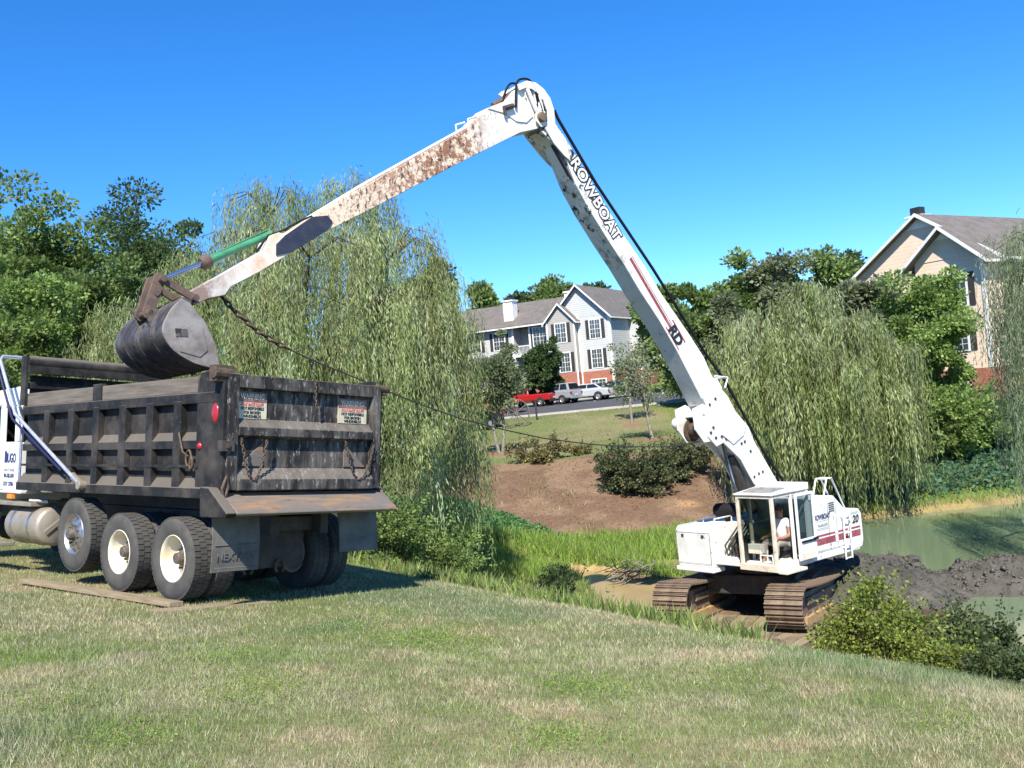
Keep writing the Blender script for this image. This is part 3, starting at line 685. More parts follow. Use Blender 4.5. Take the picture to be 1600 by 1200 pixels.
# chains
LINK = MB(); LINK.tube([(math.cos(a) * .014 + (0), 0, math.sin(a) * .030) for a in np.linspace(0, 2 * math.pi, 11)], .0075, 6, False)
LINKM = LINK.mesh('chain_link', 'chain_rust', 60)
BIG = MB(); BIG.tube([(math.cos(a) * .035, 0, math.sin(a) * .075) for a in np.linspace(0, 2 * math.pi, 13)], .016, 6, False)
BIGM = BIG.mesh('chain_link', 'chain_rust', 60)
def chain(pts, pitch, lm, parent, scale=1):
    """joined links along a path (pieces too fine to pick apart), one mesh"""
    pts = [np.array(p, float) for p in pts]; seg = [np.linalg.norm(b - a) for a, b in zip(pts[:-1], pts[1:])]; T = sum(seg); n = int(T / pitch)
    lv = np.array([v.co[:] for v in lm.vertices]) * scale; lf = [tuple(p.vertices) for p in lm.polygons]
    m = MB(); cum = np.concatenate([[0], np.cumsum(seg)])
    for i in range(n):
        d = (i + .5) * pitch; k = min(np.searchsorted(cum, d) - 1, len(seg) - 1); a, b = pts[k], pts[k + 1]
        p = a + (b - a) * ((d - cum[k]) / seg[k]); z = (b - a) / seg[k]
        x = np.cross(z, (0, 1, .1) if i % 2 else (1, 0, .1)); x /= np.linalg.norm(x); y = np.cross(z, x)
        m.add(lv @ np.array([x, y, z]) + p, lf)
    o = m.build('chain', 'chain_rust', parent, smooth=60); return o
def sag(a, b, low, n=12):
    """hanging loop from a to b whose lowest point is low below their mean"""
    a, b = np.array(a), np.array(b); return [a + (b - a) * t - np.array([0, 0, 4 * low * t * (1 - t)]) for t in np.linspace(0, 1, n)]
chain(sag((-1.04, -.14, 2.02), (-.67, -.14, 2.02), .50), .045, LINKM, gate)
chain(sag((.56, -.14, 2.02), (1.06, -.14, 2.02), .50), .045, LINKM, gate)
chain([(.06, -.125, 2.80), (.075, -.125, 2.42)], .045, LINKM, gate)
# warning placards
for x0, x1 in ((-1.04, -.62), (.51, 1.00)):
    m = MB(); m.box(x0, x1, -.035, -.022, 2.27, 2.60); pl = m.build('warning_sign', 'sign_cream', gate)
    m = MB(); m.box(x0, x1, -.038, -.0355, 2.475, 2.60); m.build('sign_band', 'sign_maroon', pl)
    cx = (x0 + x1) / 2; k = (x1 - x0) / .49
    text('warn', 'sign_cream', pl, (cx, -.0395, 2.54), (1, 0, 0), (0, 0, 1), sx=.90 * k)
    text('stay', 'sign_red', pl, (cx, -.0375, 2.445), (1, 0, 0), (0, 0, 1), sx=.92 * k)
    text('nr', 'ink', pl, (cx, -.0375, 2.395), (1, 0, 0), (0, 0, 1), sx=.92 * k)
    text('fb', 'ink', pl, (cx, -.0375, 2.345), (1, 0, 0), (0, 0, 1), sx=.92 * k)
    text('ws', 'ink', pl, (cx, -.0375, 2.298), (1, 0, 0), (0, 0, 1), sx=.92 * k)
# tail lamps
for x in (-1.17, ):
    pass
for sx, par in ((-1, spl), (1, spr)):
    m = MB(); m.lathe([(.001, .022), (.05, .018), (.064, .008), (.07, 0)], (sx * 1.2255, .155, 2.33), (sx, 0, 0), 16)
    m.v = [(x, y, 2.33 + (z - 2.33) * 1.7) for x, y, z in m.v]
    m.build('tail_lamp', 'lamp_red', par, smooth=60)
    m = MB(); m.lathe([(.001, .03), (.035, .024), (.045, 0)], (sx * 1.226, .47, 1.93), (sx, 0, 0), 14); m.build('side_lamp', 'lamp_red', par, smooth=60)
m = MB(); m.tube([(-1.25, .92, 2.10), (-1.26, .80, 1.86), (-1.26, .66, 1.80)], .014, 6); m.tube([(-1.26, .66 + .06 * math.sin(a), 1.78 + .1 * math.cos(a)) for a in np.linspace(0, 6.28, 12)], .016, 6)
m.tube([(-1.26, .60 + .03 * math.sin(a), 1.72 + .08 * math.cos(a)) for a in np.linspace(0, 6.28, 10)], .016, 6)
m.build('gate_lever', 'chain_rust', spl, smooth=60)
# tarp arm
m = MB(); m.tube([(-1.30, 3.45, 1.42), (-1.34, 5.60, 2.47), (-1.36, 6.22, 3.36), (-1.30, 6.28, 3.43), (0, 6.28, 3.44), (1.30, 6.28, 3.43)], .028, 10)
m.build('tarp_arm', 'arm_blue_steel', truck, smooth=50)
m = MB(); m.tube([(-1.33, 3.95, 1.60), (-1.36, 5.66, 2.40), (-1.38, 6.28, 3.28)], .02, 8); ta = m.build('tarp_arm', 'navy', truck, smooth=50)
m = MB(); m.obox((-1.28, 3.55, 1.46), (.025, 0, 0), (0, .16, .075), (0, -.022, .048)); m.tube([(-1.22, 3.42, 1.40), (-1.34, 3.42, 1.40)], .065, 12)
m.build('arm_pivot', 'tank_alu', truck, bevel=.01)
# chassis, hitch plate, flaps
m = MB(); m.box(-.45, -.33, .05, 9.2, .82, 1.08); m.box(.33, .45, .05, 9.2, .82, 1.08)
for y in (.3, 2.0, 3.4, 5.2, 7.2): m.box(-.33, .33, y - .06, y + .06, .86, 1.04)
m.box(-.52, -.30, .2, 5.4, 1.10, 1.29); m.box(.30, .52, .2, 5.4, 1.10, 1.29)
ch = m.build('chassis', 'dark_steel', truck)
m = MB(); m.box(-.66, .34, .42, .48, .38, 1.04); m.box(-.5, .1, .40, .42, .93, 1.0); m.box(-.02, .06, .408, .418, .80, .88)
hp = m.build('hitch_plate', 'dark_steel', ch, bevel=.006)
for x in (-.54, -.06):
    m = MB(); m.tube([(x + .07 * math.sin(a), .38, .40 + .085 * math.cos(a)) for a in np.linspace(-2.6, 2.6, 12)], .018, 8); m.build('tow_hook', 'chain_rust', hp, smooth=60)
for sx, z0, y in ((-1, .42, .06), (1, .56, .06)):
    m = MB(); nseg = 6; vv = []
    for j in range(nseg + 1):
        z = 1.10 + (z0 - 1.10) * j / nseg; b = .03 * math.sin(j / nseg * 3) + (.05 * (j / nseg) ** 2 if sx > 0 else 0)
        for x in (.62, 1.28): vv += [(sx * x, y - b, z), (sx * x, y - b + .014, z)]
    fs = []
    for j in range(nseg):
        a = j * 4; fs += [(a, a + 2, a + 6, a + 4), (a + 1, a + 5, a + 7, a + 3), (a, a + 4, a + 5, a + 1), (a + 2, a + 3, a + 7, a + 6)]
    fs += [(0, 1, 3, 2), (nseg * 4, nseg * 4 + 2, nseg * 4 + 3, nseg * 4 + 1)]
    m.add(vv, fs); fl = m.build('mud_flap', 'flap_rubber', truck, smooth=50)
    if sx < 0:
        text('nex', 'flap_rubber', fl, (-.95, .027, .60), (1, 0, 0), (0, 0, 1), name='embossed_lettering')
        m = MB()
        for a, b in (((-1.25, .025, .47), (-.65, .025, .47)), ((-1.25, .025, .74), (-.65, .025, .74))): m.tube([a, b], .006, 4)
        m.build('flap_border', 'flap_rubber', fl)
# wheels
def tyre_mesh(lug=True):
    m = MB(); m.lathe([(.285, -.10), (.30, -.13), (.36, -.148), (.44, -.15), (.495, -.135), (.515, -.115), (.517, 0), (.515, .115), (.495, .135), (.44, .15), (.36, .148), (.30, .13), (.285, .10)], (0, 0, 0), (1, 0, 0), 40, closed=True)
    if lug:
        for k in range(44):
            a = k / 44 * 2 * math.pi; c, s = math.cos(a), math.sin(a)
            for x0, x1, off in ((-.128, -.05, 0), (-.04, .04, .07), (.05, .128, 0)):
                a2 = a + off; c, s = math.cos(a2), math.sin(a2)
                m.obox(((x0 + x1) / 2, .515 * c, .515 * s), ((x1 - x0) / 2, 0, 0), (0, .009 * c, .009 * s), (0, -.030 * s, .030 * c))
    return m.mesh('tyre', 'rubber', 35)
TYRE = tyre_mesh()
def dish_mesh():   # outer wheel of a pair: deep dish, opening towards -x
    m = MB(); m.lathe([(.300, -.128), (.292, -.135), (.278, -.125), (.265, -.09), (.255, .0), (.235, .05), (.15, .062), (.13, .05), (.001, .05)], (0, 0, 0), (1, 0, 0), 32, caps=False)
    return m.mesh('rim', 'cream_rim', 40)
def dish_hub():
    m = MB(); m.lathe([(.001, -.09), (.065, -.09), (.072, -.08), (.078, -.02), (.10, -.01), (.115, .05)], (0, 0, 0), (1, 0, 0), 16)
    for k in range(10):
        a = k / 10 * 2 * math.pi; m.tube([(.05, .142 * math.cos(a), .142 * math.sin(a)), (-.0, .142 * math.cos(a), .142 * math.sin(a))], .017, 6)
    return m.mesh('hub', 'hub_dark', 40)
def alu_mesh():    # flat disc with ten hand holes
    m = MB(); m.lathe([(.300, -.128), (.29, -.137), (.272, -.12), (.262, -.10)], (0, 0, 0), (1, 0, 0), 40, caps=False)
    m.lathe([(.262, -.10), (.245, -.085), (.19, -.125), (.165, -.13), (.001, -.13)], (0, 0, 0), (1, 0, 0), 40, caps=False)
    return m.mesh('rim', 'alu', 35)
def alu_holes():
    return MB().lathe([(.001, .004), (.024, .004), (.026, 0)], (-.107, .222, 0), (-1, .45, 0), 10).mesh('hand_hole', 'hub_dark')
def alu_hub():
    m = MB(); m.lathe([(.001, -.22), (.06, -.22), (.075, -.2), (.085, -.14), (.10, -.13)], (0, 0, 0), (1, 0, 0), 16)
    for k in range(10):
        a = k / 10 * 2 * math.pi; m.tube([(-.12, .142 * math.cos(a), .142 * math.sin(a)), (-.165, .142 * math.cos(a), .142 * math.sin(a))], .019, 6)
    return m.mesh('hub', 'hub_dark', 40)
DISH, DHUB, ALU, AHUB, AHOLE = dish_mesh(), dish_hub(), alu_mesh(), alu_hub(), alu_holes()
def wheel(x, y, z, flip, style):
    t = link('wheel', TYRE, truck); t.location = (x, y, z); t.rotation_euler = (random.random() * 6, 0, math.pi if flip else 0)
    if style == 'dish': link('rim', DISH, t); link('hub', DHUB, t)
    elif style == 'alu': link('rim', ALU, t); link('hub', AHUB, t)
    if style == 'alu':
        for k in range(10): link('hand_hole', AHOLE, t).rotation_euler = (k * .6283 + .2, 0, 0)
random.seed(4)
for y in (1.05, 2.42):
    for sx in (-1, 1):
        wheel(sx * 1.07, y, .52, sx > 0, 'dish'); wheel(sx * .74, y, .52, sx < 0, 'dish')
for sx in (-1, 1): wheel(sx * 1.07, 3.75, .69, sx > 0, 'alu')
for sx in (-1, 1): wheel(sx * 1.04, 8.9, .53, sx > 0, 'alu')
for y, z in ((1.05, .52), (2.42, .52), (3.75, .69), (8.9, .53)):
    m = MB(); m.tube([(-.95, y, z), (.95, y, z)], .075, 10); m.lathe([(.06, -.2), (.2, -.12), (.24, 0), (.2, .12), (.06, .2)], (0, y, z), (1, 0, 0), 14)
    m.build('axle', 'dark_steel', ch, smooth=50)
# fuel tanks, steps
for sx in (-1, 1):
    m = MB(); m.lathe([(.001, 0), (.25, 0), (.29, .03), (.30, .06), (.30, 1.14), (.29, 1.17), (.25, 1.2), (.001, 1.2)], (sx * .92, 4.95, .74), (0, 1, 0), 28)
    tk = m.build('fuel_tank', 'tank_alu', truck, smooth=40)
    for y in (5.25, 5.85):
        m = MB(); m.lathe([(.303, 0), (.308, 0), (.308, .06), (.303, .06)], (sx * .92, y, .74), (0, 1, 0), 28, closed=True); m.build('tank_strap', 'alu', tk, smooth=40)
    m = MB(); m.obox((sx * .92, 4.94, .77), (.16, 0, .13), (0, .012, 0), (-.02, 0, .025)); m.build('tank_bracket', 'tank_alu', tk)
    m = MB(); m.box(*sorted((sx * .75, sx * 1.22)), 5.2, 6.9, 1.04, 1.10); m.box(*sorted((sx * 1.0, sx * 1.25)), 6.2, 7.4, .38, .44); m.build('step', 'tank_alu', tk, bevel=.01)
    m = MB(); m.tube([(sx * 1.0, 5.05, 1.12), (sx * 1.18, 5.3, 1.13)], .03, 8); m.build('tank_cap', 'alu', tk)
# cab
def cabx(m, poly, y0=None): m.prism(poly, (0, 0, 0), (0, 1, 0), (0, 0, 1), (1, 0, 0), -1.12, 1.12)
m = MB(); cabx(m, [(5.98, 1.22), (7.55, 1.22), (7.55, 2.05), (5.98, 2.05)]); cab = m.build('cab', 'truck_white', truck, bevel=.03)
m = MB(); m.prism([(5.95, 2.60), (7.35, 2.66), (7.30, 2.80), (6.9, 2.92), (6.2, 2.95), (5.95, 2.86)], (0, 0, 0), (0, 1, 0), (0, 0, 1), (1, 0, 0), -1.10, 1.10); m.build('cab_roof', 'truck_white', cab, bevel=.05)
for sx in (-1, 1):
    m = MB(); m.box(*sorted((sx * 1.04, sx * 1.12)), 5.98, 6.12, 2.05, 2.62); m.box(*sorted((sx * 1.04, sx * 1.12)), 6.62, 6.70, 2.05, 2.64)
    m.obox((sx * 1.07, 7.42, 2.34), (.04, 0, 0), (0, .05, 0), (0, -.10, .30)); m.build('pillar', 'truck_white', cab, bevel=.01)
    m = MB(); m.box(*sorted((sx * 1.07, sx * 1.09)), 6.72, 7.36, 2.06, 2.6); m.build('door_window', 'glass_dark', cab)
    m = MB(); m.box(*sorted((sx * 1.122, sx * 1.135)), 6.45, 7.45, 1.28, 2.04); dr = m.build('door', 'truck_white', cab, bevel=.01)
    m = MB(); m.tube([(sx * 1.15, 6.6, 1.8), (sx * 1.17, 6.7, 1.8)], .02, 6); m.build('door_handle', 'alu', dr)
    m = MB(); m.box(*sorted((sx * 1.22, sx * 1.34)), 7.5, 7.6, 2.05, 2.65); m.tube([(sx * 1.1, 7.5, 2.6), (sx * 1.28, 7.55, 2.62)], .015, 6); m.build('mirror', 'alu', cab, bevel=.02)
    m = MB(); m.tube([(sx * 1.14, 5.82, 1.30), (sx * 1.14, 5.82, 2.30), (sx * 1.14, 5.88, 2.36)], .022, 8); m.build('grab_rail', 'alu', cab, smooth=40)
    m = MB(); m.box(*sorted((sx * 1.08, sx * 1.13)), 6.1, 6.28, 1.14, 1.21); m.build('marker_lamp', 'lamp_amber', cab)
    m = MB(); m.box(*sorted((sx * .85, sx * 1.13)), 5.80, 5.978, 1.22, 1.40); m.build('cab_corner', 'truck_white', cab, bevel=.02)
m = MB(); m.box(-1.04, 1.04, 5.99, 6.01, 2.05, 2.62); m.box(-1.0, 1.0, 7.36, 7.38, 2.06, 2.62); m.build('cab_glass', 'glass_dark', cab)
m = MB(); m.prism([(7.55, 1.05), (9.6, 1.0), (9.7, 1.3), (9.55, 1.72), (7.55, 2.0)], (0, 0, 0), (0, 1, 0), (0, 0, 1), (1, 0, 0), -.8, .8); m.prism([(8.2, .95), (8.3, 1.25), (8.9, 1.42), (9.5, 1.25), (9.65, .75), (9.5, .75), (9.4, 1.1), (8.4, 1.1)], (0, 0, 0), (0, 1, 0), (0, 0, 1), (1, 0, 0), -1.15, 1.15)
m.build('hood', 'truck_white', cab, bevel=.04)
m = MB(); m.tube([(.98, 5.86, 1.2), (.98, 5.86, 3.5), (.98, 5.7, 3.62)], .07, 12); m.build('exhaust_stack', 'alu', cab, smooth=40)
m = MB(); m.box(-1.126, -1.1215, 6.37, 6.46, 1.72, 1.90); m.build('door_logo', 'ink_blue', cab)
for key, y, z, mt in (('mugo', 6.235, 1.78, 'ink_blue'), ('t2', 6.28, 1.60, 'ink_faded'), ('t3', 6.27, 1.50, 'ink_blue'), ('t4', 6.30, 1.37, 'ink_blue')):
    text(key, mt, cab, (-1.123, y, z), (0, -1, 0), (0, 0, 1), sx=.66 if key == 'mugo' else .72)

# planks under the tyres
def plank(label, a, b, wd, th, lift, mt='plank_wood'):
    a = np.array(a, float); b = np.array(b, float); L = b - a; n = TR[2]; Ln = L / np.linalg.norm(L); Sd = np.cross(n, Ln)
    m = MB(); m.obox((0, 0, 0), (np.linalg.norm(L) / 2, 0, 0), (0, wd / 2, 0), (0, 0, th / 2))
    o = m.build('plank', mt, bevel=.004); c = (a + b) / 2 + n * lift; o.matrix_world = frame(c, Ln, Sd, n); return tag(o, label, 'plank', 'planks under the truck tyres')
TW = lambda x, y, z: TO + TR[0] * x + TR[1] * y + TR[2] * z
plank('long brown timber plank lying along the truck\'s near rear wheels', TW(-1.40, .58, 0), TW(-1.60, 4.35, 0), .19, .055, .02)
plank('muddy short plank sunk in the grass behind the rear tyre', TW(-1.75, .50, 0), TW(-.25, .28, 0), .26, .05, -.035)

# ------------------------------------------------------------------ long-reach excavator (local: x towards the bucket, y to its left, z up)
ED = np.array([-.79053617, -.61241536, 0]); EL = np.array([.61241536, -.79053617, 0])
EP = np.array([-5.24, 14.7, 0]); EZ = -3.55
EO = EP - ED * 13.7 + np.array([0, 0, EZ])
ex = thing('excavator', 'white long-reach crawler excavator standing below the lawn by the pond, boom over the truck', 'excavator', mw=frame(EO, ED, EL, (0, 0, 1)))
def uvl(px, py, off):
    P = onplane(px, py, EO + EL * off, EL) - EO; return (float(P @ ED), float(P[2]))
def prof(lst, off): return [uvl(a, b, off) for a, b in lst]
def catmull(P, k):
    P = [np.array(p) for p in P]; out = []
    for i in range(len(P) - 1):
        p0, p1, p2, p3 = P[max(i - 1, 0)], P[i], P[i + 1], P[min(i + 2, len(P) - 1)]
        for t in np.arange(k) / k: out.append(tuple(.5 * ((2 * p1) + (p2 - p0) * t + (2 * p0 - 5 * p1 + 4 * p2 - p3) * t * t + (3 * p1 - p0 - 3 * p2 + p3) * t ** 3)))
    return out + [tuple(P[-1])]
XZ = ((0, 0, 0), (1, 0, 0), (0, 0, 1), (0, 1, 0))
def side(m, poly, y0, y1): m.prism(poly, *XZ, y0, y1)
# --- crawler tracks
TA = R(32); tdw = np.array([-math.sin(TA), -math.cos(TA), 0]); tf = np.array([tdw @ ED, tdw @ EL, 0]); ts = np.array([-tf[1], tf[0], 0])
tilt = R(4.0); tfz = tf * math.cos(tilt) + np.array([0, 0, math.sin(tilt)]); tz = np.cross(tfz, ts); 
HL, RT = 2.05, .41                                        # half wheelbase, track radius
sh = MB(); sh.box(-.083, .083, -.40, .40, -.02, .012)
for xx in (-.075, .045): sh.box(xx, xx + .022, -.40, .40, .012, .052)
sh.box(-.05, .05, -.10, -.05, -.07, -.02); sh.box(-.05, .05, .05, .10, -.07, -.02)
SHOE = sh.mesh('track_shoe', 'track_steel')
def make_track(off):
    base = ts * off + np.array([0, 0, RT - .16])
    def P(a, s, h): return base + tfz * a + ts * s + tz * h
    m = MB()
    def b(a0, a1, s0, s1, h0, h1): m.obox(P((a0 + a1) / 2, (s0 + s1) / 2, (h0 + h1) / 2), tfz * (a1 - a0) / 2, ts * (s1 - s0) / 2, tz * (h1 - h0) / 2)
    b(-HL + .25, HL - .25, -.20, .20, -.26, .22); b(-HL + .5, HL - .5, -.26, .26, -.05, .12)
    fr = m.build('track_frame', 'frame_mud', ex, bevel=.02)
    m = MB(); b(-HL + .3, HL - .2, -.30, .30, -.40, -.27); m.build('guard_rail', 'mud_yellow', fr)
    for a in (-HL, HL):
        m = MB(); m.lathe([(.001, -.2), (.12, -.2), (.14, -.09), (.34, -.09), (.38, -.05), (.38, .05), (.34, .09), (.14, .09), (.12, .2), (.001, .2)], P(a, 0, 0), ts, 20)
        for k in range(12 if a < 0 else 0):
            q = k / 12 * 6.283; m.obox(P(a, 0, 0) + (tfz * math.cos(q) + tz * math.sin(q)) * .40, (tfz * math.cos(q) + tz * math.sin(q)) * .05, ts * .05, (tz * math.cos(q) - tfz * math.sin(q)) * .04)
        m.build('sprocket' if a < 0 else 'idler', 'track_steel', fr, smooth=40)
    for k in range(7):
        a = -HL + .55 + k * (2 * HL - 1.1) / 6; m = MB(); m.lathe([(.001, -.22), (.11, -.22), (.13, -.14), (.10, -.12), (.10, .12), (.13, .14), (.11, .22), (.001, .22)], P(a, 0, -.33), ts, 12); m.build('roller', 'track_steel', fr, smooth=40)
    # stadium path of shoes, upper run sagging
    per = 4 * HL + 2 * math.pi * RT; n = int(per / .174); 
    for i in range(n):
        d = i * per / n
        if d < 2 * HL: a = -HL + d; pa, ph, ang = a, RT - .09 * (1 - (a / HL) ** 2), 0
        elif d < 2 * HL + math.pi * RT:
            q = (d - 2 * HL) / RT; pa, ph, ang = HL + RT * math.sin(q), RT * math.cos(q), -q
        elif d < 4 * HL + math.pi * RT: pa, ph, ang = HL - (d - 2 * HL - math.pi * RT), -RT, math.pi
        else:
            q = (d - 4 * HL - math.pi * RT) / RT; pa, ph, ang = -HL - RT * math.sin(q), -RT * math.cos(q), math.pi - q
        o = link('track_shoe', SHOE, fr); fx = tfz * math.cos(ang) + tz * math.sin(ang); fz = -tfz * math.sin(ang) + tz * math.cos(ang)
        if abs(pa) <= HL and ph < 0: fx, fz = -tfz, -tz
        o.matrix_local = frame(P(pa, 0, ph), fx, np.cross(fz, fx), fz)
    return fr
make_track(-1.50); make_track(1.02)
m = MB(); m.obox(ts * -.24 + np.array([0, 0, .55]), tf * .75, ts * 1.05, (0, 0, .22)); m.obox(ts * -.24 - tf * .1 + np.array([0, 0, .5]), tf * .4, ts * 1.3, (0, 0, .18)); m.build('car_body', 'dark_steel', ex, bevel=.03)  # car body coloured dark to stand in for the upper structure's shade
m = MB(); m.lathe([(.001, .82), (.85, .82), (.85, 1.0), (.80, 1.0), (.80, 1.09), (.001, 1.09)], (0, 0, 0), (0, 0, 1), 32); m.build('slew_ring', 'dark_steel', ex, smooth=40)
# --- upper structure
m = MB(); m.box(-1.45, 1.45, -1.40, 1.46, 1.10, 1.24); deck = m.build('deck', 'ex_white', ex, bevel=.015)
m = MB(); m.prism([(-1.06, 1.242), (.34, 1.242), (.34, 2.36), (.25, 2.44), (-.62, 2.44), (-1.06, 2.05)], *XZ, .44, 1.45); house = m.build('engine_house', 'ex_white', ex, bevel=.03)
m = MB(); m.prism([(-1.06, 1.242), (.2, 1.242), (.2, 1.90), (.1, 1.98), (-.62, 1.98), (-1.06, 1.9)], *XZ, -1.40, -.44); m.build('engine_house', 'ex_white', ex, bevel=.03)
m = MB(); m.box(-1.05, -.2, -.438, .438, 1.242, 2.2); m.build('engine_cover', 'ex_white', ex, bevel=.02)
m = MB(); m.prism([(-1.55, 1.14), (-1.07, 1.08), (-1.07, 2.05), (-1.53, 2.03), (-1.62, 1.9), (-1.62, 1.3)], *XZ, -1.42, 1.47); cw = m.build('counterweight', 'ex_white', ex, bevel=.04)
for z0, z1, x0, x1, mt in ((1.42, 1.56, -1.05, .33, 'ex_red'), (1.60, 1.64, -1.05, .33, 'ex_red')):
    m = MB(); m.box(x0, x1, 1.451, 1.456, z0, z1); m.build('red_stripe', mt, house)
    m = MB(); m.box(-1.50, -1.09, 1.471, 1.476, z0 - .0, z1 - .0); m.build('red_stripe', mt, cw)
    m = MB(); m.box(-.66, -.56, 1.455, 1.4585, z0 - .01, z1 + .01); m.build('stripe_gap', 'ex_white', house)
for x0 in (-.36,):
    m = MB(); m.box(x0, x0 + .008, 1.45, 1.4545, 1.26, 2.3); m.build('panel_seam', 'dark_steel', house)
qx = uvl(1286, 822, 1.46)[0]
text('row_small', 'ink_blue', house, (qx, 1.4565, 2.02), (-1, 0, 0), (0, 0, 1), sx=.56, sy=.8)
text('ph', 'ink_faded', house, (qx, 1.4565, 1.84), (-1, 0, 0), (0, 0, 1), sx=.72)
m = MB()
for z in (1.93, 1.77, 1.74): m.box(qx - .22, qx + .22, 1.4505, 1.4545, z, z + .010)
m.build('print_lines', 'ink_faded', house)
text('n20', 'ink', cw, (-1.33, 1.4765, 1.80), (-1, 0, 0), (0, 0, 1))
m = MB()
for z in (1.96, 1.93): m.box(-1.45, -1.15, 1.4705, 1.4745, z, z + .012)
m.build('print_lines', 'ink_faded', cw)
# seams, latches, louvres
for x0, x1, y, z0, z1, par in ((-.66, -.652, 1.4505, 1.26, 2.36, house), (-1.04, .32, 1.4505, 1.985 - .7, 1.99 - .7, house)):
    m = MB(); m.box(x0, x1, y, y + .003, z0, z1); m.build('panel_seam', 'dark_steel', par)
for k in range(5):
    m = MB(); m.box(-.60, -.40, 1.4505, 1.462, 2.10 + k * .045, 2.118 + k * .045); m.build('louvre', 'dark_steel', house)
# ladder and grab rail on the side
m = MB()
for x in (-.78, -1.02): m.tube([(x, 1.53, .98), (x, 1.55, 2.05)], .018, 6)
for z in (1.0, 1.28, 1.56, 1.84): m.tube([(-.78, 1.53, z), (-1.02, 1.53, z)], .016, 6)
for z in (1.25, 1.95): m.tube([(-.78, 1.45, z), (-.78, 1.54, z)], .014, 6); m.tube([(-1.02, 1.45, z), (-1.02, 1.54, z)], .014, 6)
m.build('ladder', 'ex_white', ex, smooth=50)
m = MB()
for y in (1.38, 1.10): m.tube([(-.35, y, 2.42), (-.52, y, 2.82), (-.70, y, 2.82), (-1.12, y, 2.06)], .02, 6)
m.tube([(-.52, 1.38, 2.82), (-.52, 1.10, 2.82)], .02, 6); m.tube([(-.70, 1.38, 2.82), (-.70, 1.10, 2.82)], .02, 6)
m.build('hand_rail', 'ex_white', ex, smooth=50)
# right-hand front box, machinery in the bay, air cleaner
m = MB(); m.prism([(.24, 1.02), (1.52, 1.02), (1.54, 1.84), (1.46, 1.94), (.24, 1.94)], *XZ, -1.42, -.34); box = m.build('tool_box', 'ex_white', ex, bevel=.03)
for z0, z1, y0, y1 in ((1.10, 1.106, -1.38, -.38), (1.80, 1.806, -1.38, -.38), (1.106, 1.80, -.392, -.385)):
    m = MB(); m.box(1.538, 1.5435, y0, y1, z0, z1); m.build('panel_seam', 'dark_steel', box)
for y in (-1.2, -.6):
    m = MB(); m.box(1.536, 1.556, y - .03, y + .03, 1.70, 1.76); m.build('latch', 'dark_steel', box)
m = MB(); m.box(1.2, 1.60, -1.42, -.30, .92, 1.015); m.build('bumper_plate', 'ex_white', box, bevel=.015)
m = MB(); m.tube([(.30, -1.1, 1.95), (.30, -1.1, 2.06), (.9, -1.1, 2.06), (.9, -1.1, 1.95)], .018, 6); m.tube([(.6, -.5, 1.95), (.6, -.5, 2.08), (1.2, -.5, 2.08), (1.2, -.5, 1.95)], .018, 6); m.build('grab_rail', 'ex_white', box, smooth=50)
m = MB(); m.lathe([(.001, -.34), (.10, -.34), (.155, -.28), (.165, -.2), (.165, .2), (.155, .28), (.10, .34), (.001, .34)], (.55, -.62, 2.20), ts, 18); m.tube([(.55, -.62, 1.9), (.55, -.62, 2.1)], .09, 10); m.build('air_cleaner', 'hose', ex, smooth=40)
m = MB(); m.tube([(.1, -.25, 2.2), (.1, -.25, 2.9), (.05, -.25, 3.0)], .05, 8); m.build('exhaust_pipe', 'dark_steel', ex, smooth=40)
m = MB(); m.box(.1, .9, -.33, .42, 1.25, 1.6); m.lathe([(.001, 0), (.16, 0), (.16, .12), (.06, .14), (.06, .2), (.001, .2)], (.9, -.05, 1.55), (1, 0, 0), 14); m.lathe([(.001, 0), (.09, 0), (.09, .12), (.001, .14)], (.9, .24, 1.42), (1, 0, 0), 12)
for k in range(6): m.tube([(.92, -.25 + .1 * k, 1.4 + .05 * (k % 3)), (1.15, -.22 + .1 * k, 1.25), (1.25, -.2 + .1 * k, 1.5), (.7, -.2 + .09 * k, 1.9)], .022, 6)
m.build('swing_machinery', 'dark_steel', ex, smooth=40)
m = MB(); m.box(-.15, 1.0, -.40, -.33, 1.25, 1.95); m.box(-.15, 1.0, .36, .42, 1.25, 2.0); m.build('boom_bracket', 'ex_white', ex, bevel=.01)
# --- operator's cab
cx0, cx1, cy0, cy1, cz0, cz1 = .36, 1.62, .52, 1.49, 1.10, 2.70
m = MB(); m.box(cx0, cx1, cy0, cy1, cz0, cz0 + .09); cabE = m.build('cab_floor', 'ex_cream', ex, bevel=.01)
def post(x, y, mt='ex_cream', r=.035, z0=cz0 + .09, z1=cz1): m = MB(); m.box(x - r, x + r, y - r, y + r, z0, z1); return m.build('cab_post', mt, cabE, bevel=.006)
post(cx1 - .035, cy1 - .035); post(cx1 - .035, cy0 + .035); post(cx0 + .035, cy1 - .035, 'ex_white', .04); post(cx0 + .035, cy0 + .035, 'ex_white', .04); post(.95, cy1 - .03, 'ex_white', .03)
post(1.2, cy0 + .03, 'ex_cream', .03)
m = MB(); m.box(cx1 - .06, cx1, cy0 + .07, cy1 - .07, cz1 - .06, cz1 - .002); m.build('cab_header', 'ex_cream', cabE, bevel=.006); m = MB(); m.box(cx0 + .08, cx1 - .08, cy1 - .065, cy1 - .005, cz1 - .06, cz1 - .002); m.build('cab_header', 'ex_cream', cabE, bevel=.006); m = MB(); m.box(cx1 - .07, cx1 + .02, cy0 - .01, cy1 + .01, cz0 - .01, cz0 + .13); m.build('cab_sill', 'ex_cream', cabE, bevel=.006)
m = MB(); m.prism([(cx0 - .02, cz1), (cx1 + .03, cz1), (cx1 + .03, cz1 + .045), (1.0, cz1 + .10), (cx0 - .02, cz1 + .16)], *XZ, cy0 - .03, cy1 + .03); rf = m.build('cab_roof', 'ex_white', cabE, bevel=.025)
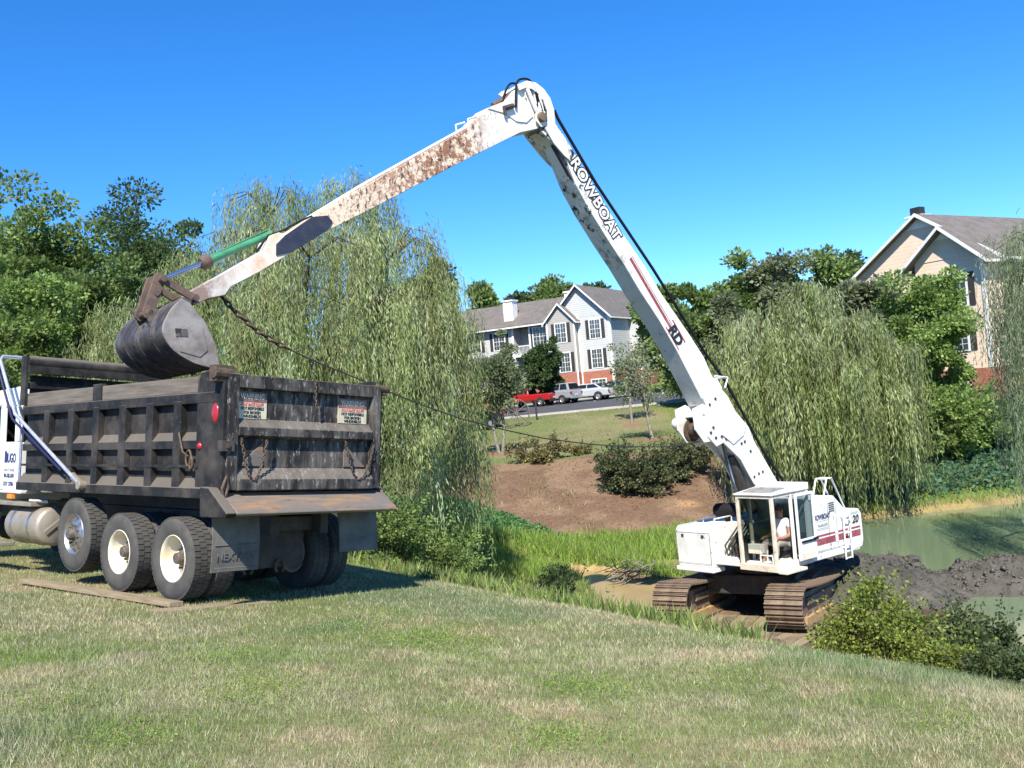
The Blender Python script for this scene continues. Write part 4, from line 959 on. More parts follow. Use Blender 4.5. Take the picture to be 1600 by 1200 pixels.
m = MB(); m.obox((1.28, (cy0 + cy1) / 2, cz1 + .082), (.25, 0, -.028), (0, .40, 0), (0, 0, .006)); m.build('roof_hatch', 'roof_grey', rf)
m = MB(); m.box(cx0, cx0 + .04, cy0 + .08, cy1 - .08, cz0 + .09, 1.75); m.box(cx0 + .08, cx1 - .08, cy0, cy0 + .03, cz0 + .09, 1.62); m.build('cab_panel', 'seat_vinyl', cabE)
def glassmat():
    m, nt, b = nodes_of('clear_glass'); N = nt.nodes; L = nt.links
    t = N.new('ShaderNodeBsdfTransparent'); t.inputs[0].default_value = (.70, .74, .73, 1); gl = N.new('ShaderNodeBsdfGlossy'); gl.inputs['Roughness'].default_value = .03
    fr = N.new('ShaderNodeValue'); fr.outputs[0].default_value = .07; mx = N.new('ShaderNodeMixShader'); L.new(fr.outputs[0], mx.inputs[0]); L.new(t.outputs[0], mx.inputs[1]); L.new(gl.outputs[0], mx.inputs[2]); L.new(mx.outputs[0], N['Material Output'].inputs[0]); MATS['clear_glass'] = m
glassmat()
for nm, a in (('side_window', (cx0 + .08, cx1 - .08, cy0 + .01, cy0 + .018, 1.63, cz1 - .03)), ('rear_window', (cx0 + .012, cx0 + .02, cy0 + .08, cy1 - .08, 1.76, cz1 - .03)), ('windscreen', (cx1 - .04, cx1 - .032, cy0 + .075, cy1 - .075, 1.72, cz1 - .07))):
    m = MB(); m.box(*a); m.build(nm, 'clear_glass', cabE)
# open door folded back along the side
m = MB(); dx0, dx1, dy = .30, .93, 1.56
for a in ((dx0, dx0 + .06, 1.22, 2.66), (dx1 - .06, dx1, 1.22, 2.66), (dx0 + .06, dx1 - .06, 2.60, 2.66), (dx0 + .06, dx1 - .06, 1.22, 1.68)): m.box(a[0], a[1], dy - .02, dy + .02, a[2], a[3])
door = m.build('cab_door', 'ex_white', cabE, bevel=.008)
m = MB(); m.box(dx0 + .06, dx1 - .06, dy - .006, dy + .006, 1.68, 2.60); m.build('door_glass', 'clear_glass', door)
m = MB(); m.box(dx0 + .08, dx1 - .09, dy + .021, dy + .05, 1.60, 1.64); m.box(dx0 - .02, dx0 + .12, dy + .021, dy + .06, 1.61, 1.66); m.build('door_handle', 'hose', door, bevel=.005)
m = MB(); m.box(dx0 + .062, dx1 - .02, dy + .0205, dy + .024, 1.23, 1.36); m.build('kick_plate', 'ex_cream', door)
# step, pedals, console, seat
m = MB(); m.prism([(1.60, 1.49), (1.60, 1.72), (.9, 1.72), (.9, 1.49)], (0, 0, 0), (1, 0, 0), (0, 1, 0), (0, 0, 1), 1.06, 1.12); m.build('cab_step', 'ex_cream', ex, bevel=.008)
m = MB(); m.box(1.30, 1.45, .62, .95, 1.42, 1.62); m.tube([(1.38, 1.05, 1.2), (1.34, 1.05, 1.5)], .02, 6); m.tube([(1.38, 1.22, 1.2), (1.34, 1.22, 1.5)], .02, 6)
m.box(1.32, 1.5, .98, 1.12, 1.19, 1.23); m.box(1.32, 1.5, 1.16, 1.30, 1.19, 1.23); m.build('controls', 'ex_cream', cabE, bevel=.006)
m = MB(); m.tube([(1.55, 1.02, 1.2), (1.55, 1.02, 1.42), (1.55, 1.34, 1.42), (1.55, 1.34, 1.2)], .018, 6); m.build('foot_rail', 'ex_white', cabE, smooth=50)
m = MB(); m.box(.48, .95, .82, 1.22, 1.42, 1.54); m.box(.45, .56, .82, 1.22, 1.54, 2.12); m.box(.55, .85, .9, 1.14, 1.19, 1.42); m.build('seat', 'seat_vinyl', cabE, bevel=.03)
# --- boom
boomL = [(846, 205), (866, 226), (884, 247), (900, 288), (922, 329), (951, 376), (976, 414), (1001, 456), (1030, 500), (1058, 548), (1102, 634)]
boomR = [(1127, 606), (1113, 588), (1100, 558), (1077, 522), (1033, 458), (1008, 416), (970, 360), (932, 297), (900, 243), (884, 216), (868, 192)]
m = MB(); side(m, prof(boomL + boomR, .24), -.24, .24); boom = m.build('boom', 'boom_paint', ex, bevel=.012)
head = [(806, 134), (812, 129), (824, 126), (838, 129), (850, 139), (860, 153), (866, 172), (868, 194), (884, 218), (892, 252), (882, 243), (866, 224), (850, 204), (840, 186), (836, 168), (824, 150)]
hp_ = prof(head, .29)
m = MB(); side(m, hp_, -.29, -.255); m.build('boom_head_plate', 'ex_white', boom, bevel=.006)
ring = prof([(808, 132), (824, 126), (838, 129), (850, 139), (860, 153), (866, 172), (868, 194), (884, 218), (892, 252), (882, 243), (866, 224), (852, 200), (857, 190), (856, 174), (850, 158), (842, 147), (832, 139), (822, 137), (812, 141)], .29)
m = MB(); side(m, ring, .255, .29); m.build('boom_head_plate', 'ex_white', boom, bevel=.005)
for q4 in ([(822, 138), (827, 138), (842, 172), (838, 176)], [(842, 147), (846, 151), (847, 172), (843, 173)], [(838, 172), (852, 174), (855, 196), (846, 198), (838, 188)]):
    m = MB(); side(m, prof(q4, .29), .258, .287); m.build('head_rib', 'ex_white', boom)
m = MB(); cur = hp_[2:9]
for a, b in zip(cur[:-1], cur[1:]):
    a = np.array(a); b = np.array(b); c = (a + b) / 2; t = (b - a) / 2; nn = np.array([-t[1], t[0]]); nn = nn / np.linalg.norm(nn) * .012
    m.obox((c[0], 0, c[1]), (t[0], 0, t[1]), (0, .253, 0), (nn[0], 0, nn[1]))
for p in ((838, 150), (850, 165), (822, 140)):
    q = uvl(*p, .29); m.obox((q[0], 0, q[1]), (.02, 0, .14), (0, .25, 0), (.012, 0, 0))
m.build('head_web', 'ex_white', boom)
q = uvl(846, 183, .3); m = MB(); m.lathe([(.001, -.36), (.085, -.36), (.10, -.33), (.10, .33), (.085, .36), (.001, .36)], (q[0], 0, q[1]), (0, 1, 0), 18); m.build('elbow_pin', 'frame_mud', boom, smooth=40)
# recessed pocket in the underside near the elbow: white tongue plate
pa = np.array(uvl(862, 236, .24)); pb = np.array(uvl(893, 296, .24)); 
A = np.array(uvl(868, 228, .24)); Bq = np.array(uvl(915, 316, .24)); t = (Bq - A) / np.linalg.norm(Bq - A); nrm = np.array([-t[1], t[0]]); nrm = nrm if nrm[0] > 0 else -nrm
m = MB(); outl = [(0, -.10), (.55, -.12), (.72, -.06), (.76, .02), (.70, .10), (.5, .15), (0, .12)]
m.prism(outl, (A[0], 0, A[1]), (t[0], 0, t[1]), (0, 1, 0), (nrm[0], 0, nrm[1]), -.02, .012); m.build('underside_plate', 'ex_white', boom)
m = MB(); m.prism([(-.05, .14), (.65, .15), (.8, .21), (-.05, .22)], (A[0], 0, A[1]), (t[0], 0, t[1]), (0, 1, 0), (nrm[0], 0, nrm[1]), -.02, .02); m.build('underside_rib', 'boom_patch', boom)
# lower boom adapter
low = [(1126, 606), (1136, 617), (1150, 643), (1170, 667), (1179, 690), (1213, 749), (1246, 806), (1224, 822), (1178, 755), (1158, 718), (1131, 692), (1120, 698), (1106, 682), (1103, 640), (1112, 620)]
lp = prof(low, .30)
m = MB(); side(m, lp, -.30, -.255); side(m, lp, .255, .30); inner = prof([(1130, 625), (1150, 660), (1165, 690), (1205, 755), (1238, 808), (1226, 815), (1184, 755), (1150, 705), (1118, 655)], .25); side(m, inner, -.254, .254)
lowb = m.build('boom_foot', 'ex_white', ex, bevel=.012)
def plate_on(name, lst, off, th, mt, par):
    m = MB(); side(m, prof(lst, off), off, off + th); return m.build(name, mt, par, bevel=.004)
plate_on('cover_plate', [(1132, 640), (1150, 648), (1165, 664), (1160, 680), (1145, 694), (1128, 680)], .301, .03, 'ex_white', lowb)
plate_on('splice_plate', [(1096, 622), (1118, 590), (1127, 606), (1106, 642)], .241, .028, 'ex_white', lowb)
m = MB()
for p in [(1119, 623), (1110, 632), (1116, 668), (1112, 676), (1120, 684), (1129, 682), (1136, 686), (1160, 693), (1165, 690), (1180, 745), (1187, 740), (1193, 737), (1174, 705)]:
    q = uvl(*p, .33); m.lathe([(.001, .02), (.03, .02), (.034, 0)], (q[0], .30, q[1]), (0, 1, 0), 8)
m.build('bolt_heads', 'dark_steel', lowb)
q0 = uvl(1114, 588, .2); q1 = uvl(1134, 590, .2); q2 = uvl(1130, 606, .2)
m = MB(); m.tube([(q0[0], .25, q0[1]), (q1[0], .25, q1[1]), (q2[0], .25, q2[1])], .022, 6); m.tube([(q0[0], -.25, q0[1]), (q1[0], -.25, q1[1]), (q2[0], -.25, q2[1])], .022, 6); m.tube([(q1[0], .25, q1[1]), (q1[0], -.25, q1[1])], .022, 6); m.build('hose_guard', 'ex_white', lowb, smooth=50)
# winch slung under the splice
wq = np.array(uvl(1092, 672, 0)); m = MB(); m.lathe([(.001, -.22), (.26, -.22), (.26, -.19), (.17, -.18), (.19, -.1), (.18, 0), (.19, .1), (.17, .18), (.26, .19), (.26, .22), (.001, .22)], (wq[0], 0, wq[1]), (0, 1, 0), 22)
winch = m.build('winch_drum', 'chain_rust', ex, smooth=40)
m = MB(); wp = prof([(1068, 640), (1084, 632), (1106, 645), (1104, 672), (1098, 690), (1086, 692), (1072, 672)], 0)
side(m, wp, .235, .27); side(m, wp, -.27, -.235); m.build('winch_plate', 'ex_white', winch, bevel=.008)
m = MB(); m.lathe([(.001, 0), (.13, 0), (.15, .05), (.12, .14), (.001, .15)], (wq[0] + .28, -.28, wq[1] + .18), (0, -1, 0), 14); m.build('winch_motor', 'ex_white', winch, smooth=40)
m = MB(); m.box(wq[0] - .1, wq[0] + .15, -.27, .27, wq[1] + .30, wq[1] + .36); m.build('winch_bracket', 'ex_white', winch)
# boom cylinder below
c0 = uvl(1128, 692, 0); c1 = uvl(1158, 800, 0)
m = MB(); m.tube([(c0[0], 0, c0[1] + .1), (c1[0], 0, c1[1])], .04, 10); m.build('boom_cylinder', 'rod_steel', ex, smooth=50)
m = MB(); qa = uvl(1140, 712, 0); qb = uvl(1176, 800, 0); m.tube([(qa[0], 0, qa[1]), (qb[0], 0, qb[1])], .13, 12); m.build('boom_cylinder', 'dark_steel', ex, smooth=50)
# lettering on the boom's near side
A = np.array(uvl(906, 268, .24)); Bq = np.array(uvl(957, 358, .24)); t = (Bq - A) / np.linalg.norm(Bq - A); nu = np.array([-t[1], t[0]]); nu = nu if nu[1] > 0 else -nu
c = (A + Bq) / 2; c = np.array(uvl(931, 312, .24)); ext = np.array([t[0], 0, t[1]]); eyt = np.array([nu[0], 0, nu[1]])
L_ = np.linalg.norm(np.array(uvl(968, 371, .24)) - np.array(uvl(893, 250, .24)))
sc = L_ / 2.05
text('row_out', 'ink', boom, (c[0], .2435, c[1]), ext, eyt, name='boom_lettering', sx=sc, sy=.92)
text('row_in', 'trim_white', boom, (c[0], .2465, c[1]), ext, eyt, name='boom_lettering', sx=sc, sy=.92)
for o0, o1 in ((-.02, .055), (.08, .095)):
    a = np.array(uvl(984, 404, .24)); b = np.array(uvl(1047, 512, .24)); tt = (b - a) / np.linalg.norm(b - a); nn = np.array([-tt[1], tt[0]]); nn = nn if nn[1] > 0 else -nn
    m = MB(); side(m, [tuple(a + nn * o0), tuple(b + nn * o0), tuple(b + nn * o1), tuple(a + nn * o1)], .2405, .2435); m.build('red_stripe', 'ex_red', boom)
c = np.array(uvl(1055, 524, .24)); text('rd', 'ink', boom, (c[0], .245, c[1]), ext, eyt, name='boom_lettering')
m = MB(); side(m, [tuple(c + t * a + nu * b) for a, b in ((-.30, -.13), (.30, -.13), (.30, -.10), (-.30, -.10))], .2405, .2432); side(m, [tuple(c + t * a + nu * b) for a, b in ((-.30, .13), (.30, .13), (.30, .17), (-.30, .17))], .2405, .2432); m.build('red_stripe', 'ex_red', boom)
# hose along the back of the boom
hp2 = [(866, 172), (872, 186), (932, 288), (1020, 420), (1100, 549), (1134, 597), (1167, 657), (1195, 709), (1219, 744), (1246, 792)]
for y in (.0,):
    m = MB(); pp = prof(hp2, 0); m.tube([(a, y, b) for a, b in pp], .032, 8); m.build('hydraulic_hose', 'hose', ex, smooth=60)
# --- stick
stick = [(297, 456), (327, 439), (380, 409), (415, 389), (424, 367), (436, 363), (446, 366), (487, 340), (573, 289), (661, 240), (731, 201), (745, 186), (763, 168), (790, 158), (806, 140), (814, 136), (826, 150), (838, 166), (846, 178), (851, 190), (840, 201), (813, 207), (707, 260), (587, 323), (519, 357), (455, 394), (444, 402), (407, 424), (361, 448), (352, 461), (327, 466), (305, 476), (294, 469)]
m = MB(); side(m, prof(stick, .21), -.21, .21); st = m.build('stick', 'stick_paint', ex, bevel=.010)
plate_on('reinforcing_plate', [(431, 399), (431, 382), (446, 367), (487, 339), (511, 337), (519, 346), (514, 357), (484, 377), (456, 394)], .211, .02, 'boom_patch', st)
plate_on('reinforcing_plate', [(763, 170), (790, 162), (812, 150), (826, 166), (832, 182), (822, 192), (806, 190), (790, 178)], .211, .02, 'ex_white', st)
m = MB(); pp = prof([(486, 338), (573, 285), (661, 236), (731, 197)], .1)
for y in (.15, .05, -.08): m.tube([(a, y, b) for a, b in pp], .020, 6)
m.build('stick_pipes', 'trim_white', st, smooth=60)
m = MB(); pp = prof([(400, 394), (419, 368), (440, 361), (470, 345), (490, 336)], .1); m.tube([(a, .1, b) for a, b in pp], .018, 6); m.build('pipe_hose', 'hose', st, smooth=60)
m = MB(); pp = prof([(733, 198), (731, 186), (745, 182)], .2); m.tube([(a, .2, b) for a, b in pp], .018, 6); m.tube([(a, -.2, b) for a, b in pp], .018, 6); m.build('pipe_bracket', 'trim_white', st)
m = MB(); a, b = uvl(768, 168, 0), uvl(812, 140, 0); m.tube([(a[0], .05, a[1] + .02), (b[0], .05, b[1] + .02)], .06, 10); m.build('stick_link_rod', 'link_rust', st, smooth=50)
m = MB(); a = uvl(786, 170, .24); b = uvl(800, 166, .24); m.tube([(a[0], .27, a[1]), (b[0], .27, b[1])], .05, 8); m.tube([(a[0], .27, a[1] + .03), (a[0] - .02, .27, a[1] - .12)], .03, 6); m.build('valve_block', 'dark_steel', st)
for lst, y in (([(784, 170), (788, 148), (796, 132), (806, 131), (812, 140)], .1), ([(806, 168), (806, 150), (808, 128), (818, 123), (828, 126), (836, 140), (842, 158), (848, 176)], .27)):
    pp = catmull(prof(lst, y), 4); m = MB(); m.tube([(a, y, b) for a, b in pp], .022, 8); m.build('hydraulic_hose', 'hose', st, smooth=60)
# bucket cylinder
a, b, e = uvl(424, 366, 0), uvl(322, 409, 0), uvl(254, 436, 0)
m = MB(); m.tube([(a[0], 0, a[1]), (b[0], 0, b[1])], .06, 14); cy = m.build('bucket_cylinder', 'cyl_green', ex, smooth=50)
m = MB(); m.tube([(a[0] + .05, 0, a[1] + .072), (b[0] - .02, 0, b[1] + .072)], .014, 6); m.build('cylinder_pipe', 'cyl_green', cy)
m = MB(); d_ = (np.array(e) - np.array(b)) / np.linalg.norm(np.array(e) - np.array(b)); m.lathe([(.001, -.07), (.10, -.07), (.115, -.04), (.115, .06), (.09, .09), (.001, .09)], (b[0], 0, b[1]), (d_[0], 0, d_[1]), 14); m.build('cylinder_gland', 'link_rust', cy, smooth=40)
m = MB(); m.tube([(b[0], 0, b[1]), (e[0], 0, e[1])], .038, 12); m.build('cylinder_rod', 'rod_steel', cy, smooth=60)
# linkage
J = np.array(uvl(252, 437, .2)); S0 = np.array(uvl(301, 467, .2)); B0 = np.array(uvl(232, 489, .2))
def bar(name, p, q_, wd, y0, y1, mt='link_rust', par=ex):
    p = np.array(p); q_ = np.array(q_); t = (q_ - p) / np.linalg.norm(q_ - p); n_ = np.array([-t[1], t[0]]); K = 5; pts = []
    for k in range(K + 1): a_ = math.pi / 2 + math.pi * k / K; pts.append(tuple(p + wd * (t * math.cos(a_) + n_ * math.sin(a_))))
    for k in range(K + 1): a_ = -math.pi / 2 + math.pi * k / K; pts.append(tuple(q_ + wd * (t * math.cos(a_) + n_ * math.sin(a_))))
    m = MB(); side(m, pts, y0, y1); return m.build(name, mt, par, bevel=.006)
for y0 in (-.30, .23):
    bar('guide_link', J, S0, .055, y0, y0 + .06)
for y0 in (-.20, .14): bar('bucket_link', J + np.array([.02, .02]), B0, .085, y0, y0 + .06)
m = MB()
for p, y in ((J, .34), (S0, .36), (B0, .30)): m.lathe([(.001, -y), (.05, -y), (.05, y), (.001, y)], (p[0], 0, p[1]), (0, 1, 0), 14)
q = uvl(245, 458, .2); m.lathe([(.001, -.21), (.04, -.21), (.04, .22), (.001, .22)], (q[0], 0, q[1]), (0, 1, 0), 12); m.build('link_pins', 'link_rust', ex, smooth=40)
# bucket
bk_raw = prof([(284, 466), (297, 473), (321, 503), (338, 540), (343, 571), (337, 576), (305, 568), (273, 549), (258, 529), (254, 514), (258, 500), (268, 482)], .95)
HWB = .95
bk = bk_raw[:5] + catmull(bk_raw[5:] + bk_raw[:1], 3)[:-1]
inner_back = bk[5:] + bk[:1]
m = MB(); cen = np.mean(np.array(bk), 0)
bb = [np.array(p) for p in inner_back]; ins = [p + (cen - p) / np.linalg.norm(cen - p) * .045 for p in bb]
side(m, [tuple(p) for p in bb] + [tuple(p) for p in ins[::-1]], -HWB - .37, HWB - .03)
bucket = m.build('bucket', 'bucket_steel', ex, smooth=30)
for y0 in (-HWB - .40, HWB - .035):
    m = MB(); side(m, bk, y0, y0 + .035); bs = m.build('bucket_side_plate', 'bucket_side', bucket, bevel=.008)
sm = [tuple(np.array(p) * .0 + cen + (np.array(p) - cen) * .52 + np.array([-.02, -.06])) for p in bk[:9]]
m = MB(); side(m, prof([(281, 549), (276, 520), (300, 505), (316, 512), (324, 548), (312, 558)], HWB), HWB, HWB + .012); m.build('wear_plate', 'bucket_side', bucket)
m = MB(); side(m, prof([(273, 513), (292, 514), (294, 527), (275, 526)], HWB), HWB, HWB + .018); m.build('name_plate', 'bucket_steel', bucket, bevel=.004)
ear = prof([(284, 464), (298, 470), (296, 486), (268, 500), (246, 520), (234, 516), (228, 490), (234, 483), (246, 484), (262, 476)], .25)
for y0 in (-.30, .24):
    m = MB(); side(m, ear, y0, y0 + .06); m.build('bucket_ear', 'bucket_steel', bucket, bevel=.008)
m = MB()
for k in range(3):
    y = -.9 + k * .65; side(m, [tuple(np.array(p) + (np.array(p) - cen) * .03) for p in inner_back[1:-2]] + [tuple(np.array(p)) for p in inner_back[1:-2][::-1]], y - .06, y + .06)
m.build('wear_strips', 'bucket_steel', bucket)
tp = np.array(bk[4]); td = unit(np.array(bk[4]) - np.array(bk[6]))
for k in range(6):
    y = -HWB - .28 + k * (2 * HWB + .16) / 5; m = MB(); c_ = np.array([tp[0], 0, tp[1]]); dd = np.array([td[0], 0, td[1]]); n_ = np.array([-td[1], 0, td[0]])
    m.add([c_ + n_ * .03 + (0, y - .045, 0) - dd * .08, c_ + n_ * .03 + (0, y + .045, 0) - dd * .08, c_ - n_ * .03 + (0, y + .045, 0) - dd * .08, c_ - n_ * .03 + (0, y - .045, 0) - dd * .08, c_ + dd * .10 + (0, y - .03, 0), c_ + dd * .10 + (0, y + .03, 0)],
          [(0, 1, 2, 3), (0, 4, 5, 1), (2, 5, 4, 3), (0, 3, 4), (1, 5, 2)]); m.build('bucket_tooth', 'bucket_steel', bucket)
# soil in the mouth
g3 = np.random.default_rng(9); bm = bmesh.new(); bmesh.ops.create_icosphere(bm, subdivisions=4, radius=1)
for v in bm.verts:
    n_ = 1 + .12 * math.sin(7 * v.co.x + 3 * v.co.y * 2) + .10 * g3.normal()
    v.co = Vector((v.co.x * .24 * n_, v.co.y * .92, v.co.z * .46 * n_))
me = bpy.data.meshes.new('bucket_soil'); bm.to_mesh(me); bm.free(); me.materials.append(MATS['mud_dark'])
o = link('bucket_soil', me, bucket); mq = (np.array(bk[1]) + np.array(bk[4])) / 2; o.location = (mq[0] + .03, 0, mq[1] - .02); o.rotation_euler = (0, R(21), 0)

# --- cable with its chain from the stick to the winch
cab_ = thing('steel_cable', 'rusty chain and slack steel cable hanging from the stick tip to the boom winch', 'cable', mw=frame(EO, ED, EL, (0, 0, 1)))
chp = [(346, 463), (364, 484), (398, 514), (428, 534), (452, 546)]
pp = prof(chp, 0); chain([(a, 0, b) for a, b in pp], .105, BIGM, cab_)
pp = prof([(450, 545), (500, 568), (560, 592), (600, 609), (660, 633), (720, 654), (790, 672), (850, 685), (920, 694), (980, 698), (1040, 698), (1075, 694), (1092, 690)], 0)
m = MB(); m.tube([(a, 0, b) for a, b in pp], .012, 8); m.build('wire_rope', 'cable_steel', cab_, smooth=60)

# timber mats the tracks ride on
for lab, c_s, c_f, ang in (('muddy timber mat showing between the two crawler tracks', -.35, 1.75, .06), ('timber mat poking out in front of the right crawler track', .95, 2.75, -.10)):
    cw_ = EO + ED * (tf[0] * c_f + ts[0] * c_s) + EL * (tf[1] * c_f + ts[1] * c_s); fw_ = ED * tf[0] + EL * tf[1]; fw_ = np.array([fw_[0] * math.cos(ang) - fw_[1] * math.sin(ang), fw_[0] * math.sin(ang) + fw_[1] * math.cos(ang), 0]); sw_ = np.cross((0, 0, 1), fw_)
    t = thing('timber_mat', lab, 'timber mat', 'timber mats under the excavator', mw=frame((cw_[0], cw_[1], EZ - .16), fw_, sw_, (0, 0, 1)))
    for k in range(5):
        m = MB(); m.box(-.85 + .05 * math.sin(k * 3), .85 - .06 * math.sin(k * 5), -.62 + k * .25, -.62 + k * .25 + .235, -.10, .045 + .008 * (k % 2)); m.build('timber', 'frame_mud' if k % 2 else 'plank_wood', t, bevel=.012)
    for x in (-.7, .7):
        m = MB(); m.tube([(x, -.64, -.03), (x, .64, -.03)], .015, 6); m.build('tie_rod', 'chain_rust', t)

# ------------------------------------------------------------------ operator
per = thing('person', 'operator in white T-shirt and khaki trousers seated in the excavator cab', 'person', mw=frame(EO, ED, EL, (0, 0, 1)))
def skin(name, verts, edges, radii, mt, parent, root=0, sub=2):
    me = bpy.data.meshes.new(name); me.from_pydata(verts, edges, []); o = link(name, me, parent); me.materials.append(MATS[mt])
    md = o.modifiers.new('skin', 'SKIN'); md.use_smooth_shade = True
    for i, r_ in enumerate(radii):
        sv = me.skin_vertices[0].data[i]; sv.radius = (r_, r_) if not hasattr(r_, '__len__') else r_; sv.use_root = (i == root)
    s = o.modifiers.new('sub', 'SUBSURF'); s.levels = sub; s.render_levels = sub; return o
px_, py_, pz_ = .74, 1.04, 1.60
# one continuous body: pelvis, spine, neck, head, arms with fingers, legs with feet
Vb = [(px_, py_, pz_), (px_ + .02, py_, pz_ + .25), (px_ + .04, py_, pz_ + .43), (px_ + .06, py_, pz_ + .53), (px_ + .09, py_, pz_ + .63), (px_ + .10, py_, pz_ + .74)]
Eb = [(0, 1), (1, 2), (2, 3), (3, 4), (4, 5)]; Rb = [(.13, .11), (.12, .11), (.12, .10), .055, .085, .075]
def limb(start, pts, rs):
    prev = start
    for p, r_ in zip(pts, rs): Vb.append(p); Rb.append(r_); Eb.append((prev, len(Vb) - 1)); prev = len(Vb) - 1
    return prev
for s_ in (-1, 1):
    h = limb(2, [(px_ + .02, py_ + s_ * .19, pz_ + .43), (px_ + .10, py_ + s_ * .24, pz_ + .15), (px_ + .34, py_ + s_ * .20, pz_ + .12), (px_ + .42, py_ + s_ * .19, pz_ + .14)], [.065, .052, .036, .034])
    for k in range(4): limb(h, [(px_ + .48, py_ + s_ * .19 + (k - 1.5) * .02, pz_ + .13), (px_ + .51 - .005 * abs(k - 1), py_ + s_ * .19 + (k - 1.5) * .021, pz_ + .09)], [.0095, .0085])
    limb(h, [(px_ + .44, py_ - s_ * .0 + s_ * .15, pz_ + .16), (px_ + .48, py_ + s_ * .14, pz_ + .14)], [.011, .009])
    limb(0, [(px_ + .08, py_ + s_ * .10, pz_ - .0), (px_ + .47, py_ + s_ * .15, pz_ + .03), (px_ + .50, py_ + s_ * .15, pz_ - .32), (px_ + .60, py_ + s_ * .15, pz_ - .36)], [.085, .065, .045, .035])
skin('body', Vb, Eb, Rb, 'person_skin', per)
skin('shirt', [(px_, py_, pz_ - .02), (px_ + .02, py_, pz_ + .25), (px_ + .04, py_, pz_ + .44), (px_ + .055, py_, pz_ + .51), (px_ + .02, py_ + .20, pz_ + .43), (px_ + .05, py_ + .235, pz_ + .28), (px_ + .02, py_ - .20, pz_ + .43), (px_ + .05, py_ - .235, pz_ + .28)],
     [(0, 1), (1, 2), (2, 3), (2, 4), (4, 5), (2, 6), (6, 7)], [(.145, .13), (.14, .13), (.14, .115), .075, .085, .078, .085, .078], 'shirt_white', per)
skin('trousers', [(px_, py_, pz_ - .02), (px_ + .08, py_ + .10, pz_), (px_ + .47, py_ + .15, pz_ + .03), (px_ + .50, py_ + .15, pz_ - .28), (px_ + .08, py_ - .10, pz_), (px_ + .47, py_ - .15, pz_ + .03), (px_ + .50, py_ - .15, pz_ - .28)],
     [(0, 1), (1, 2), (2, 3), (0, 4), (4, 5), (5, 6)], [(.14, .12), .10, .08, .065, .10, .08, .065], 'khaki', per)
for s_ in (-1, 1): skin('boot', [(px_ + .48, py_ + s_ * .15, pz_ - .37), (px_ + .56, py_ + s_ * .15, pz_ - .375), (px_ + .65, py_ + s_ * .15, pz_ - .38), (px_ + .49, py_ + s_ * .15, pz_ - .28)], [(0, 1), (1, 2), (0, 3)], [.05, .045, .035, .052], 'boot', per)
m = MB(); m.lathe([(.088, .0), (.096, .04), (.09, .08), (.065, .115), (.001, .125)], (px_ + .085, py_, pz_ + .685), (-.15, 0, 1), 16); m.build('hair', 'hair', per, smooth=80)
m = MB(); hx, hz = px_ + .10, pz_ + .68
m.add([(hx + .085, py_ - .015, hz + .02), (hx + .085, py_ + .015, hz + .02), (hx + .115, py_, hz - .02), (hx + .08, py_ - .018, hz - .03), (hx + .08, py_ + .018, hz - .03)], [(0, 1, 2), (0, 2, 3), (1, 4, 2), (3, 2, 4)])
for s_ in (-1, 1): m.lathe([(.001, .0), (.026, .005), (.03, .02), (.001, .03)], (hx - .01, py_ + s_ * .075, hz), (0, s_, 0), 10)
m.build('nose_and_ears', 'person_skin', per, smooth=60)
m = MB()
for s_ in (-1, 1): m.lathe([(.001, .012), (.012, .006), (.014, 0)], (hx + .076, py_ + s_ * .032, hz + .02), (1, 0, 0), 8)
m.obox((hx + .076, py_, hz - .05), (.006, 0, 0), (0, .025, 0), (0, 0, .005)); m.build('eyes_and_mouth', 'hair', per)

# ------------------------------------------------------------------ spoil heap, brush, stones
def heightpatch(name, mt, cx, cy, hx, hy, rot, fn, n=70, base=-.35):
    u = np.linspace(-1, 1, n); U, Vv = np.meshgrid(u, u); c, s = math.cos(rot), math.sin(rot)
    X = cx + c * U * hx - s * Vv * hy; Y = cy + s * U * hx + c * Vv * hy
    Z = fn(X, Y, U, Vv)
    Pv = np.stack([X, Y, Z], -1).reshape(-1, 3); i = (np.arange(n - 1)[:, None] * n + np.arange(n - 1)[None]).ravel()
    me = mesh_np(name, Pv, np.stack([i, i + 1, i + n + 1, i + n], 1), None, mt); me.shade_smooth(); return link(name, me)
def pile(X, Y, U, Vv):
    r = np.hypot(U, Vv); b = np.maximum(0, 1 - r ** 2.2)
    h = np.minimum(terrain(X, Y, False), -3.75) if False else np.minimum(terrain(X, Y, False), -3.6)
    return h - .25 + 1.32 * b ** .8 * (.75 + .5 * fbm(X, Y, 41, .5)) + .5 * (fbm(X, Y, 42, 1.1, 5) - .5) * b ** .3 + .2 * (fbm(X, Y, 43, 5, 4) - .5) * b ** .2
def spit(X, Y, U, Vv): return -4.1 + .85 * np.maximum(0, 1 - np.hypot(U, Vv) ** 2.2) + .55 * (fbm(X, Y, 44, 1.3, 5) - .5) + .2 * (fbm(X, Y, 46, 5, 4) - .5)
o = heightpatch('spoil_heap', 'mud_dark', 9.0, 24.4, 4.4, 2.6, R(-12), pile, 170); tag(o, 'heap of dark grey dredged mud between the excavator and the pond', 'mud heap')
o = heightpatch('spoil_heap', 'mud_dark', 11.3, 24.0, 2.1, 1.35, R(-25), spit, 130); tag(o, 'low wet spit of mud running out into the pond', 'mud heap')
g = np.random.default_rng(21)
